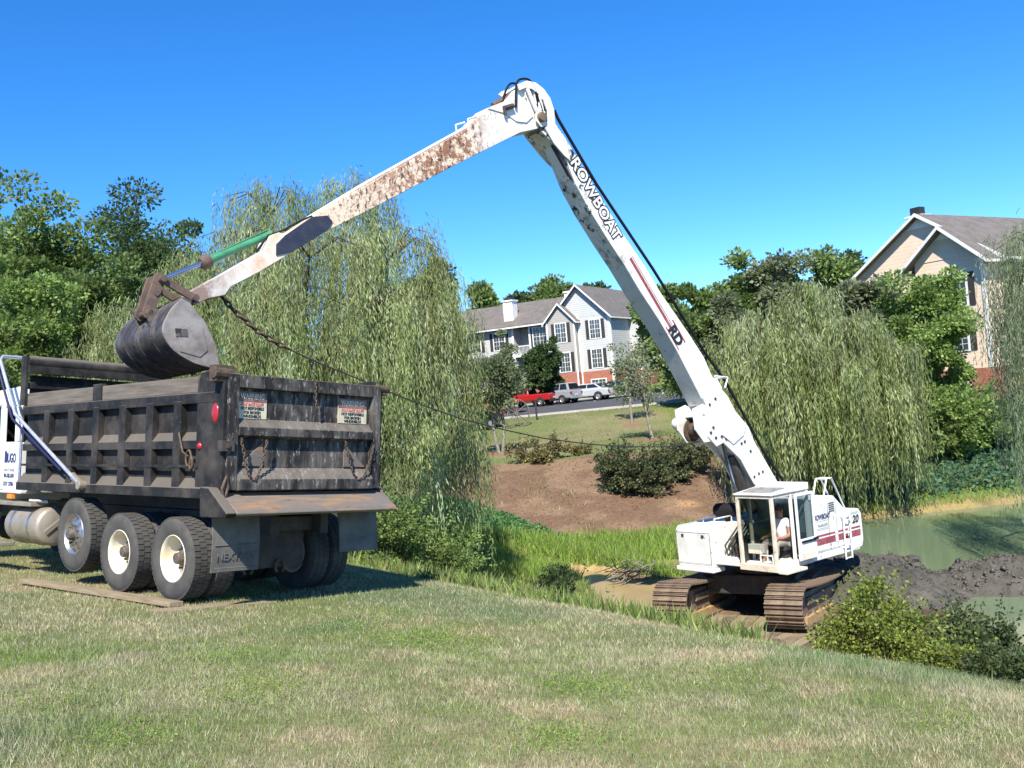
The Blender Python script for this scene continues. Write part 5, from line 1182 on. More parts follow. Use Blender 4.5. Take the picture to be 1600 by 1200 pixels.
def crumbs(label, n, fn, mt, smax):
    # angular clods lying all over the heap, too many to count
    r = np.sqrt(g.random(n)) * .97; a = g.uniform(0, 6.283, n); U = r * np.cos(a); W_ = r * np.sin(a)
    X, Y, Z = fn(U, W_); sz = smax * (.16 + .84 * g.random(n) ** 7)
    oc = np.array([(1, 0, 0), (-1, 0, 0), (0, 1, 0), (0, -1, 0), (0, 0, 1), (0, 0, -1)], float)
    Z = Z + sz * .1; V_ = np.stack([X, Y, Z], 1)[:, None, :] + oc[None] * sz[:, None, None] * g.uniform(.45, 1.2, (n, 6, 1)) + g.normal(size=(n, 6, 3)) * sz[:, None, None] * .25
    f = np.array([(0, 2, 4), (2, 1, 4), (1, 3, 4), (3, 0, 4), (2, 0, 5), (1, 2, 5), (3, 1, 5), (0, 3, 5)])
    Fc = (np.arange(n)[:, None, None] * 6 + f[None]).reshape(-1, 3); o = link('mud_crumbs', mesh_np('mud_crumbs', V_.reshape(-1, 3), Fc, None, mt)); kind(o, 'stuff'); o['label'] = label
def heap_xyz(U, W_):
    c, s = math.cos(R(-12)), math.sin(R(-12)); X = 9.0 + c * U * 4.4 - s * W_ * 2.6; Y = 24.4 + s * U * 4.4 + c * W_ * 2.6; return X, Y, pile(X, Y, U, W_)
crumbs('loose clods of mud strewn over the spoil heap', 6500, heap_xyz, 'mud_dark', .09)
def spit_xyz(U, W_):
    c, s = math.cos(R(-25)), math.sin(R(-25)); X = 11.3 + c * U * 2.1 - s * W_ * 1.35; Y = 24.0 + s * U * 2.1 + c * W_ * 1.35; return X, Y, spit(X, Y, U, W_)
crumbs('small clods and stones on the wet mud spit', 2200, spit_xyz, 'mud_wet', .10)
def rock(label, x, y, z, r, mt='mud_dark'):
    bm = bmesh.new(); bmesh.ops.create_icosphere(bm, subdivisions=2, radius=1)
    sc = (r * g.uniform(.8, 1.3), r * g.uniform(.7, 1.1), r * g.uniform(.5, .8))
    for v in bm.verts: k = 1 + .2 * g.normal(); v.co = Vector((v.co.x * sc[0] * k, v.co.y * sc[1] * k, v.co.z * sc[2] * k))
    me = bpy.data.meshes.new('mud_clod'); bm.to_mesh(me); bm.free(); me.materials.append(MATS[mt]); o = link('mud_clod', me); o.location = (x, y, z); return tag(o, label, 'clod', 'clods on the mud heap')
for px, py, r, lab in ((1423, 848, .22, 'dark mud clod crowning the top of the spoil heap'), (1512, 884, .30, 'brown mud clod at the water end of the spoil heap'), (1485, 868, .22, 'grey clod on the right shoulder of the spoil heap'), (1392, 862, .13, 'small clod on the near face of the spoil heap')):
    p = at(px, py, 24.2); X_, Y_ = np.array([p[0]]), np.array([p[1]]); c_, s_ = math.cos(R(-12)), math.sin(R(-12)); dx_, dy_ = X_ - 9.0, Y_ - 24.4
    zz = max(float(pile(X_, Y_, (c_ * dx_ + s_ * dy_) / 4.4, (-s_ * dx_ + c_ * dy_) / 2.6)[0]), gz(p[0], p[1])); rock(lab, p[0], p[1], zz + r * .2, r, 'mud_wet' if px == 1512 else 'mud_dark')

# ------------------------------------------------------------------ trees and shrubs
def tint(cols, n, g, var=.3): return np.array(cols)[g.integers(0, len(cols), n)] * g.uniform(1 - var, 1 + var, (n, 1))
GREEN = [(.165, .24, .07), (.135, .20, .055), (.21, .28, .09)]
DARK = [(.09, .14, .05), (.105, .16, .058), (.075, .12, .044)]
BRIGHT = [(.22, .32, .085), (.185, .275, .068), (.27, .355, .11)]
GREY = [(.21, .25, .12), (.27, .30, .18), (.175, .21, .095)]
def tree(name, label, base, height, crown_r, crown_z, n_clump, n_leaf, leaf, cols, seed, group=None, trunk_r=None, bark='bark', clump=.20, squash=1.0, lean=(0, 0), cat='tree', skirt=0.0, stems=1, sprigs=0):
    """trunk, limbs, and a crown of leaf clumps spread through an uneven ellipsoid"""
    g = np.random.default_rng(seed); base = np.array(base, float)
    rx, ry, rz = crown_r; cc = np.array([lean[0], lean[1], crown_z])
    root = thing(name, label, cat, group, loc=tuple(base), rz=0)
    d = unit(g.normal(size=(n_clump, 3))); rr = g.uniform(.30, 1.0, n_clump) ** .6
    bump_ = 1 + .22 * np.sin(d[:, 0] * 5 + seed) + .18 * np.sin(d[:, 2] * 7 + d[:, 1] * 4 + seed * 2)
    Cn = cc + d * (rr * bump_)[:, None] * np.array([rx, ry, rz]) * (1 - clump * .7)
    if skirt: Cn[:, 2] = np.maximum(Cn[:, 2], skirt)
    R_ = clump * np.mean(crown_r) * g.uniform(.55, 1.25, n_clump)
    k = g.integers(0, n_clump, n_leaf); dd = unit(g.normal(size=(n_leaf, 3))); q = g.random(n_leaf) ** .45
    P = Cn[k] + dd * (R_[k] * q)[:, None] * np.array([1.15, 1.15, .75])
    D = dd + unit(P - cc) * .5 + g.normal(size=(n_leaf, 3)) * .5; D[:, 2] -= .25
    if sprigs:                                             # ragged shoots standing out of the outline
        sp_, sd_, sk_ = [], [], []
        for q_ in range(sprigs):
            d0 = unit(g.normal(size=3) + np.array([0, 0, .9])); b0 = cc + d0 * np.array([rx, ry, rz]) * .75; L_ = g.uniform(.15, .38) * rx + .08; t_ = np.linspace(0, 1, 14)[:, None]
            sp_.append(b0 + (d0 + np.array([0, 0, .35])) * L_ * t_ + g.normal(size=(14, 3)) * leaf * .35); sd_.append(d0 + g.normal(size=(14, 3)) * .9); sk_.append(np.full(14, g.integers(0, n_clump)))
        P = np.concatenate([P] + sp_); D = np.concatenate([D] + sd_); k = np.concatenate([k] + sk_); n_leaf = len(P)
    shade = g.uniform(.75, 1.25, n_clump)[k][:, None]
    me = leaf_mesh('crown', P, D, g.uniform(.7, 1.3, n_leaf) * leaf, g.uniform(.55, .9, n_leaf) * leaf, tint(cols, n_leaf, g) * shade, g); link('crown', me, root)
    tr_ = trunk_r or height * .022; m = MB()
    for s_ in range(stems):
        off = np.array([(s_ - (stems - 1) / 2) * tr_ * 2.2, 0, 0]); top = cc * np.array([1, 1, 0]) * .8 + np.array([off[0] * 3, g.normal() * tr_, crown_z + rz * .3])
        pts = [off * .6 + np.array([0, 0, -.25]), off + top * .25 + g.normal(size=3) * tr_ * .6 * np.array([1, 1, 0]), off + top * .6 + g.normal(size=3) * tr_ * np.array([1, 1, 0]), top]
        m.tube(pts, [tr_ * 1.25, tr_, tr_ * .7, tr_ * .25], 9)
    for i in g.choice(n_clump, min(16, n_clump), replace=False):
        t0 = g.uniform(.35, .85); st_ = np.array([0, 0, 1]) * (crown_z + rz * .2) * t0 + cc * np.array([1, 1, 0]) * t0 * .8; e_ = Cn[i]; md = (st_ + e_) / 2 + np.array([0, 0, .08 * height])
        m.tube([st_, md, e_], [tr_ * .45, tr_ * .28, tr_ * .1], 6, False)
    m.build('trunk', bark, root, smooth=60); return root
def pxtree(name, label, px, y_base, depth, y_top, half_px, n_clump, n_leaf, leaf, cols, seed, group=None, crown_bottom=.25, **kw):
    """a tree whose foot stands at a given distance; size from the angle it fills"""
    p = at(px, y_base, depth); zb = gz(p[0], p[1]); top = at(px, y_top, depth)[2]; h = top - zb; rx = half_px / F_PX * depth
    zc = h * (crown_bottom + 1) / 2; rz = h * (1 - crown_bottom) / 2
    return tree(name, label, (p[0], p[1], zb), h, (rx, rx * kw.pop('depth_r', 1.0), rz), zc, n_clump, n_leaf, leaf, cols, seed, group, **kw)
GW = 'trees of the wood at left'; GR = 'trees on the skyline'
pxtree('broadleaf_tree', 'tall dark tree cut off by the upper left edge of the photo', -30, 560, 44, 205, 75, 90, 22000, .24, DARK, 1, GW)
pxtree('broadleaf_tree', 'large sunlit maple at left behind the truck cab', 88, 590, 36, 268, 105, 140, 46000, .165, GREEN, 2, GW, crown_bottom=.12)
pxtree('broadleaf_tree', 'dark open-crowned tree with sky gaps left of the willow', 235, 590, 50, 283, 95, 60, 36000, .19, DARK, 3, GW, crown_bottom=.10, clump=.30)
pxtree('broadleaf_tree', 'lower bright green tree directly above the truck cab', 45, 620, 30, 420, 85, 110, 42000, .128, BRIGHT, 4, GW, crown_bottom=.02, skirt=.5)
pxtree('broadleaf_tree', 'mid-height green tree above the truck bed, partly behind the willow', 175, 620, 33, 355, 95, 110, 40000, .14, GREEN, 5, GW, crown_bottom=.02, skirt=.5)
pxtree('broadleaf_tree', 'small dark tree top showing right of the open-crowned tree', 300, 590, 55, 345, 40, 40, 18000, .19, DARK, 6, GW, crown_bottom=.2)
pxtree('broadleaf_tree', 'shaded tree filling the far left edge behind the truck', -45, 640, 26, 430, 90, 70, 26000, .12, GREEN, 7, GW, crown_bottom=.02, skirt=.4)
# skyline trees
i = 0
for px, yt, hp_, dep, cols, lab in (
    (690, 388, 34, 100, DARK, 'lone dark tree top poking above the right shoulder of the big willow'),
    (764, 438, 32, 118, GREEN, 'low green tree behind the left end of the grey house roof'),
    (815, 436, 34, 120, DARK, 'dark tree behind the grey house chimney'),
    (872, 412, 58, 122, GREEN, 'tallest tree behind the grey house, left of the boom'),
    (950, 437, 40, 124, DARK, 'small tree seen behind the grey house gable beside the boom'),
    (1048, 420, 46, 84, GREEN, 'green tree just right of the boom on the skyline'),
    (1112, 424, 44, 80, BRIGHT, 'light green tree right of the boom hose'),
    (1170, 404, 52, 86, GREEN, 'broad green tree above the left edge of the right willow'),
    (1240, 372, 62, 84, GREY, 'tallest pale green tree above the right willow'),
    (1310, 378, 50, 92, GREEN, 'green skyline tree above the right willow\'s right half'),
    (1352, 380, 34, 100, DARK, 'dark tree top left of the tan house gable')):
    i += 1; pxtree('broadleaf_tree', lab, px, 610, dep, yt, hp_, 70, 11500, .42 * dep / 90, cols, 30 + i, GR, crown_bottom=.08, clump=.27)
for px, yt, hp_, dep, cols, lab in (
    (1085, 470, 60, 62, GREEN, 'bushy tree behind the boom, below the skyline trees'),
    (1160, 465, 60, 60, GREY, 'pale bushy tree rising behind the top of the right willow'),
    (1378, 412, 50, 47, GREY, 'grey-green tree in front of the tan house\'s left corner')):
    i += 1; pxtree('broadleaf_tree', lab, px, 640, dep, yt, hp_, 75, 18000, .25, cols, 60 + i, None, crown_bottom=.06, clump=.28)
pxtree('broadleaf_tree', 'leafy light green tree standing before the tan house windows', 1462, 660, 43, 396, 70, 100, 32000, .165, BRIGHT, 81, crown_bottom=.10)
pxtree('broadleaf_tree', 'dark round tree in front of the grey house beside the red pickup', 856, 618, 82, 528, 35, 80, 18000, .20, DARK, 82, crown_bottom=.16, skirt=1.5)
pxtree('broadleaf_tree', 'silvery tree with pale bark in front of the grey house porch', 793, 630, 72, 520, 26, 40, 8000, .18, GREY, 83, crown_bottom=.12, clump=.30, bark='pale_bark')
# young trees in mulch rings on the rise
def ytree(label, p, h, rx, seed, cols, n, stems=1, zc=.68, lean=(0, 0)):
    tree('young_tree', label, (p[0], p[1], gz(p[0], p[1])), h, (rx, rx, h * .36), h * zc, 30, n, .135, cols, seed, 'young trees in mulch rings', trunk_r=.075, bark='pale_bark', clump=.34, stems=stems, lean=lean)
ytree('young forked tree with pale trunk in the nearest mulch ring, left of the slope', _t1, 5.0, 1.75, 91, [(.13, .17, .075), (.18, .22, .11), (.10, .135, .055)], 6500, 2, .66)
ytree('thin young tree with sparse crown in the right mulch ring near the boom', _t2, 4.6, 1.55, 92, GREY, 1700, 1, .68, (-.6, 0))
ytree('white-stemmed young tree in the farthest mulch ring', _t3, 4.8, 1.35, 93, GREY, 1500, 1, .70)

# willows: fountains of hanging strands
def willow(label, base, fountains, cols, seed, trunk_r=.3, per=34, leaf=(.11, .20), lw=.021, step=.097):
    """each fountain: apex (world), spread radius, drop length, number of strands"""
    g = np.random.default_rng(seed); base = np.array(base, float); root = thing('willow_tree', label, 'willow', 'weeping willows', loc=tuple(base))
    Ps, Ds, Cs = [], [], []; m = MB()
    m.tube([(0, 0, -.4), (.1, .1, 1.6), (-.05, .1, 3.0)], [trunk_r * 1.3, trunk_r, trunk_r * .8], 10)
    for apex, rad, drop, ns in fountains:
        apex = np.array(apex) - base; fork = np.array([apex[0] * .3, apex[1] * .3, min(apex[2] * .55, 3.2)])
        m.tube([(0, 0, 2.0), fork, (fork + apex) / 2 + np.array([0, 0, .3]), apex - np.array([0, 0, .8])], [trunk_r * .6, trunk_r * .45, trunk_r * .22, .02], 7, False)
        nb = max(5, ns // 8)
        for b_ in range(nb):
            a = g.uniform(0, 6.283); r_ = rad * math.sqrt(g.random()) * 1.05; dr = np.array([math.cos(a), math.sin(a), 0])
            tip = apex + dr * r_ + np.array([0, 0, -.30 * r_ * r_ / rad + -abs(g.normal()) * .42 + .08])
            blen = drop * g.uniform(.35, 1.05) * (.7 + .3 * r_ / rad); shade = g.uniform(.6, 1.25); bc = tint(cols, 1, g, .1)
            if b_ % 3 == 0: m.tube([apex - np.array([0, 0, .9]), (apex + tip) / 2 - np.array([0, 0, .1]), tip - np.array([0, 0, .12])], [.022, .014, .005], 4, False)
            for s_ in range(13):
                a2 = a + g.normal() * .9; arc = g.uniform(.03, .28); dl = blen * g.uniform(.45, 1.1); n = max(5, int(dl / step)); t = np.linspace(0, 1, n)
                st = tip - dr * g.uniform(0, .35) + g.normal(size=3) * np.array([.11, .11, .14]); d2 = np.array([math.cos(a2), math.sin(a2), 0])
                out = (1 - (1 - np.minimum(t * dl / .9, 1)) ** 2) * arc; sway = g.normal() * .10
                P = st + d2 * (out + sway * t * t)[:, None]; P[:, 2] += -dl * t + .75 * arc * np.sin(np.minimum(t * dl / .7, 1) * 3.14) * .6
                P = P + g.normal(size=(n, 3)) * .022
                D = np.gradient(P, axis=0); D = unit(D) + g.normal(size=(n, 3)) * .27; D[:, 2] -= .35
                Ps.append(P); Ds.append(D); Cs.append(bc * shade * g.uniform(.8, 1.2, (n, 1)))
    P = np.concatenate(Ps); D = np.concatenate(Ds); c = np.concatenate(Cs)
    keep = P[:, 2] + base[2] > terrain(P[:, 0] + base[0], P[:, 1] + base[1], False) + .05; P, D, c = P[keep], D[keep], c[keep]; n = len(P)
    link('crown', leaf_mesh('crown', P, D, g.uniform(*leaf, n), g.uniform(.8, 1.4, n) * lw, c, g), root); m.build('trunk', 'bark', root, smooth=60); return root
WIL = [(.32, .39, .165), (.27, .345, .135), (.43, .49, .28), (.215, .27, .095), (.36, .38, .155)]
A3 = lambda px, py, d: at(px, py, d)
b = at(470, 800, 26); willow('great weeping willow behind the dump truck', (b[0], b[1], gz(b[0], b[1])), [
    (A3(420, 285, 26.5), 1.5, 4.5, 330), (A3(545, 272, 27), 1.3, 4.5, 330), (A3(370, 345, 25), 1.5, 4.2, 300), (A3(610, 345, 25), 1.5, 4.6, 330),
    (A3(480, 345, 24), 1.7, 4.6, 380), (A3(655, 430, 24.5), 1.3, 4.8, 330), (A3(560, 430, 23.2), 1.6, 4.8, 380), (A3(430, 430, 23.2), 1.6, 4.2, 360),
    (A3(330, 440, 24), 1.4, 3.8, 300), (A3(695, 500, 24.5), .75, 5.4, 150), (A3(650, 560, 22.6), .9, 4.3, 150), (A3(520, 520, 22.2), 1.5, 3.6, 330), (A3(400, 510, 22.4), 1.4, 3.4, 300), (A3(610, 500, 28), 2.2, 5, 300), (A3(705, 640, 22.6), .75, 3.4, 130), (A3(645, 660, 22.0), .7, 3.0, 90)], WIL, 101, .42)
b = at(230, 760, 28); willow('smaller willow left of the great one, behind the bucket', (b[0], b[1], gz(b[0], b[1])), [
    (A3(285, 395, 28), 1.3, 3.8, 260), (A3(215, 465, 27.5), 1.4, 4.0, 300), (A3(165, 520, 27.5), 1.1, 3.4, 230), (A3(260, 480, 26), 1.5, 3.8, 300), (A3(320, 400, 29), 1.3, 3.8, 220)], WIL, 102, .25)
b = at(1275, 770, 37); willow('round weeping willow on the far bank right of the boom', (b[0], b[1], gz(b[0], b[1])), [
    (A3(1255, 440, 37), 1.5, 4.6, 300), (A3(1180, 485, 36.5), 1.5, 5.2, 320), (A3(1330, 485, 36.5), 1.6, 5.6, 340), (A3(1390, 530, 36.5), 1.2, 5.4, 270), (A3(1140, 535, 36.5), .95, 5.0, 220),
    (A3(1230, 520, 35), 1.6, 5.4, 360), (A3(1310, 550, 34.8), 1.6, 5.0, 360), (A3(1180, 570, 35), 1.3, 4.6, 300), (A3(1390, 600, 35.4), 1.1, 4.2, 240), (A3(1260, 600, 34.4), 1.6, 4.0, 300)],
    [(.30, .365, .145), (.255, .315, .12), (.40, .45, .235), (.20, .245, .085)], 103, .35, leaf=(.17, .30), lw=.036, step=.14)
b = at(1590, 755, 31); willow('willow trailing thin strands in from the right edge of the photo', (b[0] + 2.2, b[1], gz(b[0] + 2.2, b[1])), [
    (A3(1635, 335, 27), 1.6, 7.0, 230), (A3(1590, 400, 26), .8, 6.8, 110), (A3(1562, 470, 27.5), .5, 5.0, 50), (A3(1650, 420, 24), 1.4, 6.5, 150)], [(.24, .30, .15), (.20, .26, .12), (.30, .33, .2)], 104, .3)

# shrubs
def shrub(label, x, y, h, rx, n, leaf, cols, seed, ry=None, cat='bush', group=None, z=None):
    zb = gz(x, y) if z is None else z
    return tree('shrub', label, (x, y, zb - .05), h, (rx, ry or rx, h * .52), h * .5, max(22, int(n / 150)), int(n * .85), leaf, cols, seed, group, trunk_r=.03, clump=.25, cat=cat, skirt=.06, sprigs=max(8, int(n / 260)))
OLIVE = [(.18, .23, .045), (.24, .29, .055), (.13, .175, .035), (.29, .33, .075)]
DEEP = [(.055, .085, .03), (.08, .115, .04), (.10, .135, .05)]
def gpx(px, depth): p = at(px, 700, depth); return p[0], p[1]
for px, dep, h, rx, n, lf, cols, lab in (
    (600, 20.0, 1.7, 1.1, 9000, .07, GREEN, 'leafy green bush behind the right rear corner of the truck'),
    (655, 21.5, 1.5, 1.1, 8000, .07, BRIGHT, 'light green bush under the great willow\'s right side'),
    (705, 20.5, 1.1, .8, 5000, .06, GREEN, 'small bush at the lawn edge below the willow'),
    (560, 21.5, 1.3, .9, 5000, .07, DEEP, 'dark bush hidden behind the truck\'s rear wheels')):
    x, y = gpx(px, dep); i += 1; shrub(lab, x, y, h, rx, n, lf, cols, 200 + i)
x, y = gpx(852, 19.5); shrub('thin dark sapling alone on the bank between truck and excavator', x, y, 1.15, .55, 2600, .06, DEEP, 221)
x, y = gpx(790, 21); shrub('low weedy shrub left of the dark sapling', x, y, .6, .7, 2200, .06, OLIVE, 222)
x, y = gpx(925, 19.5); shrub('low creeping weeds right of the dark sapling', x, y, .45, .9, 2600, .06, GREEN, 223)
for px, dep, h, rx, n, lab in ((965, 38.2, 1.75, 1.05, 6500, 'dark shrub at the left of the clump on the mulch slope'), (1005, 37.4, 1.75, 1.15, 7000, 'middle dark shrub of the clump on the mulch slope'), (1048, 38.8, 1.6, 1.0, 6000, 'dark shrub at the right of the clump on the mulch slope'), (1080, 40.2, 1.5, .9, 4500, 'shrub of the slope clump half hidden by the winch')):
    x, y = gpx(px, dep); i += 1; shrub(lab, x, y, h, rx, n, .10, [(.065, .10, .045), (.10, .14, .065), (.14, .175, .09), (.17, .14, .065)], 230 + i)
RUST = [(.22, .21, .085), (.17, .18, .07), (.28, .21, .095)]
for px, dep, h, rx, lab in ((820, 43.0, 1.0, .75, 'small russet shrub at the upper left of the mulch slope'), (848, 42.6, .65, .6, 'lowest russet shrub between two others on the mulch edge'), (866, 43.4, 1.05, .65, 'small russet shrub at the upper middle of the mulch slope'), (905, 44, .5, .6, 'tiny tuft of shrub at the mulch edge left of the dark clump')):
    x, y = gpx(px, dep); i += 1; shrub(lab, x, y, h, rx, 1900, .09, RUST, 240 + i)
for px, dep, h, rx, n, lf, cols, lab in (
    (1345, 15.2, 1.75, .82, 13000, .055, OLIVE, 'yellow-green bush in front of the right crawler track'),
    (1398, 14.2, 1.25, .68, 7500, .055, OLIVE, 'low yellow-green bush below the spoil heap, right of the tall one'),
    (1452, 13.2, .95, .65, 6200, .055, OLIVE, 'yellow-green bush low at the lawn edge at right'),
    (1500, 14.4, 1.4, .8, 7000, .06, DEEP, 'dark leafy bush before the pond at right'),
    (1445, 15.6, 1.35, .8, 6000, .06, DEEP, 'dark sparse bush against the spoil heap'),
    (1578, 12.8, .9, .8, 6500, .06, DEEP, 'dark bush at the lower right edge of the photo'),
    (1535, 12.0, .75, .8, 5600, .055, DEEP, 'low dark ground shrub at the lawn edge, far right'),
    (1290, 17.6, .7, .5, 2600, .055, OLIVE, 'small yellow-green shrub touching the right crawler track')):
    x, y = gpx(px, dep); i += 1; shrub(lab, x, y, h, rx, n, lf, cols, 250 + i)
for px, dep, h, rx, n, cols, lab in ((1500, 41.5, 2.9, 1.9, 9000, BRIGHT, 'large bright bush below the tan house window'), (1452, 41, 2.5, 1.3, 6000, GREEN, 'green bush right of the round willow on the far bank'), (1545, 43, 2.3, 1.3, 5000, DARK, 'dark bush beside the willow trunk on the far bank'), (1590, 42, 2.4, 1.4, 5000, GREEN, 'bush at the right edge on the far bank')):
    x, y = gpx(px, dep); i += 1; shrub(lab, x, y, h, rx, n, .17, cols, 270 + i)
HEDGE = [(.17, .21, .03), (.13, .18, .025), (.20, .22, .05)]
for k, px in enumerate((896, 914, 932, 950)):
    x, y = gpx(px, 92 - k * .8); shrub(('leftmost', 'second', 'third', 'rightmost')[k] + ' yellow-green hedge bush from the left at the foot of the grey house', x, y, .95, 1.0, 2000, .16, HEDGE, 290 + k, group='hedge at the grey house')
# brush pile by the creek, fallen twigs
def sticks(label, x, y, n, L, seed):
    g = np.random.default_rng(seed); m = MB(); z = gz(x, y)
    for k in range(n):
        a = g.uniform(0, 6.28); c = np.array([x + g.normal() * .35, y + g.normal() * .3, max(z, WATER) + g.uniform(.05, .45)]); d = np.array([math.cos(a), math.sin(a), g.normal() * .35]) * L * g.uniform(.4, 1)
        m.tube([c - d / 2, c + g.normal(size=3) * .05, c + d / 2], [.018, .014, .006], 5)
    return tag(m.build('brush_pile', 'pale_bark', smooth=60), label, 'brush pile')
p = at(985, 897, 28.6); sticks('grey brush pile of dead sticks beside the creek', p[0], p[1], 40, 1.3, 5)
p = at(1470, 915, 16.5); sticks('few bent dead twigs in the dark bushes before the spoil heap', p[0], p[1], 12, 1.0, 6)

# ------------------------------------------------------------------ buildings
def house_frame(px, py, dep, phi):
    Cn = at(px, py, dep); ph = R(phi); a = np.array([-math.cos(ph), math.sin(ph), 0]); n = np.array([-math.sin(ph), -math.cos(ph), 0]); return Cn, a, n
# local axes of a house: x = along the facade to the viewer's left, y = out of the facade, z = up
def hbox(name, mt, par, x0, x1, y0, y1, z0, z1, bevel=0): m = MB(); m.box(x0, x1, y0, y1, z0, z1); return m.build(name, mt, par, bevel=bevel)
def gable_wall(name, mt, par, x0, x1, y, z0, ze, za, th=.2):
    m = MB(); m.prism([(x0, z0), (x1, z0), (x1, ze), ((x0 + x1) / 2, za), (x0, ze)], (0, y, 0), (1, 0, 0), (0, 0, 1), (0, 1, 0), -th, 0); return m.build(name, mt, par)
def gable_roof(par, x0, x1, ze, za, y0, y1, over=.35, th=.10):
    """two slopes with the ridge running back from the facade, white rake boards"""
    xm = (x0 + x1) / 2; sl = (za - ze) / (xm - x0); e0 = x0 - over; e1 = x1 + over; zo = ze - sl * over
    m = MB()
    for xe, sg in ((e0, 1), (e1, -1)):
        m.prism([(xe, zo), (xm, za), (xm, za + th), (xe, zo + th)], (0, 0, 0), (1, 0, 0), (0, 0, 1), (0, 1, 0), y1, y0)
    r_ = m.build('roof', 'shingle', par)
    m = MB()
    for xe in (e0, e1): m.prism([(xe, zo - .07), (xm, za - .07), (xm, za + th + .02), (xe, zo + th + .02)], (0, 0, 0), (1, 0, 0), (0, 0, 1), (0, 1, 0), y0, y0 + .05)
    m.build('rake_board', 'trim_white', r_)
    m = MB()
    for xe in (e0, e1): m.box(xe - .06, xe + .06, y1, y0, zo - .10, zo + .04)
    m.build('gutter', 'trim_white', r_); return r_
def window(par, xc, y, zc, wd, ht, shutters=True, cols=2, sill=True):
    f = MB(); f.box(xc - wd / 2 - .09, xc + wd / 2 + .09, y, y + .05, zc - ht / 2 - .09, zc + ht / 2 + .09); fo = f.build('window', 'trim_white', par)
    n = cols
    for k in range(n):
        x0 = xc - wd / 2 + k * wd / n + .03; x1 = xc - wd / 2 + (k + 1) * wd / n - .03
        for z0, z1 in ((zc - ht / 2, zc - .025), (zc + .025, zc + ht / 2)): hbox('pane', 'pane', fo, x0, x1, y + .051, y + .06, z0, z1)
        m = MB(); xm = (x0 + x1) / 2; m.box(xm - .010, xm + .010, y + .061, y + .07, zc - ht / 2, zc + ht / 2); m.box(x0, x1, y + .0705, y + .075, zc + ht * .25 - .012, zc + ht * .25 + .012); m.box(x0, x1, y + .0705, y + .075, zc - ht * .25 - .012, zc - ht * .25 + .012); m.build('muntins', 'trim_white', fo)
    if shutters:
        for s_ in (-1, 1): a = xc + s_ * (wd / 2 + .28); hbox('shutter', 'shutter', fo, a - .17, a + .17, y + .001, y + .045, zc - ht / 2 - .05, zc + ht / 2 + .05)
    return fo
Cn, ha, hn = house_frame(961.5, 602, 95, 30)
gh = thing('grey_house', 'grey sided apartment house with brick base behind the car park', 'house', mw=frame((Cn[0], Cn[1], 0), ha, hn, (0, 0, 1)))
# right wing
hbox('wall', 'brick', gh, -.02, 6.3, -9, .05, 0.5, 3.75)
hbox('wall', 'siding_grey', gh, 0, 6.28, -9, 0, 3.75, 9.1)
gable_wall('gable', 'siding_grey', gh, 0, 6.28, .01, 9.1, 9.1, 12.2, .3)
gable_roof(gh, 0, 6.28, 9.1, 12.2, .5, -12)
for x in (.07, 3.36): hbox('corner_trim', 'trim_white', gh, x - .10, x + .10, .0, .08 if x < 1 else .10, 2.0, 9.15)
hbox('corner_trim', 'trim_white', gh, -.05, .0, -.2, .0, 2.0, 9.0)
window(gh, 1.6, .0, 7.8, 1.1, 1.75); window(gh, 1.63, .0, 4.95, 1.1, 1.75); window(gh, 1.65, .05, 2.35, 1.5, 1.1, False)
# projecting bay with its own small gable
hbox('bay_wall', 'siding_taupe', gh, 3.42, 6.5, .06, .75, 3.78, 8.95); hbox('bay_wall', 'brick', gh, 3.40, 6.52, .055, .78, 1.0, 3.78)
gable_wall('gable', 'siding_taupe', gh, 3.42, 6.5, .75, 8.95, 8.95, 10.55, .3); gable_roof(gh, 3.42, 6.5, 8.95, 10.55, 1.05, -3.2, .3)
for x in (3.47, 6.45): hbox('corner_trim', 'trim_white', gh, x - .08, x + .08, .751, .80, 2.0, 8.95)
window(gh, 4.95, .75, 7.75, 1.15, 1.8); window(gh, 4.75, .75, 4.85, 1.15, 1.8); window(gh, 4.8, .78, 2.2, 1.4, 1.1, False)
# long left wing with recessed balconies
hbox('wall', 'siding_taupe', gh, 6.6, 9.0, -8, -.3, 3.75, 8.9); hbox('wall', 'brick', gh, 6.56, 9.05, -8, -.25, .2, 3.75); hbox('wall', 'siding_taupe', gh, 9.0, 10.9, -8, -1.8, .2, 8.9)
hbox('wall', 'siding_grey', gh, 10.9, 20, -8, -.3, .2, 8.9); hbox('balcony_slab', 'trim_white', gh, 9.02, 10.88, -1.79, -.3, 5.9, 6.1); hbox('balcony_rail', 'trim_white', gh, 9.02, 10.88, -.38, -.32, 6.95, 7.03)
for k in range(12): hbox('baluster', 'trim_white', gh, 9.1 + k * .15, 9.13 + k * .15, -.37, -.34, 6.1, 6.95)
for x in (9.0, 10.95): hbox('corner_trim', 'trim_white', gh, x - .10, x + .10, -.3, -.22, .6, 8.9)
window(gh, 7.85, -.3, 7.75, 1.5, 1.75); window(gh, 7.85, -.3, 4.9, 1.5, 1.75); window(gh, 12.6, -.3, 7.7, 1.3, 1.7); window(gh, 12.6, -.3, 4.9, 1.3, 1.7); window(gh, 15.5, -.3, 7.7, 1.3, 1.7)
m = MB(); m.prism([(.35, 8.92), (-4.2, 11.6), (-4.2, 11.78), (.35, 9.10)], (0, 0, 0), (0, 1, 0), (0, 0, 1), (1, 0, 0), 4.5, 20.4); m.prism([(-8.6, 8.92), (-4.2, 11.6), (-4.2, 11.78), (-8.6, 9.10)], (0, 0, 0), (0, 1, 0), (0, 0, 1), (1, 0, 0), 4.5, 20.4); lr = m.build('roof', 'shingle', gh)
hbox('gutter', 'trim_white', lr, 6.5, 20.4, .30, .42, 8.84, 8.98)
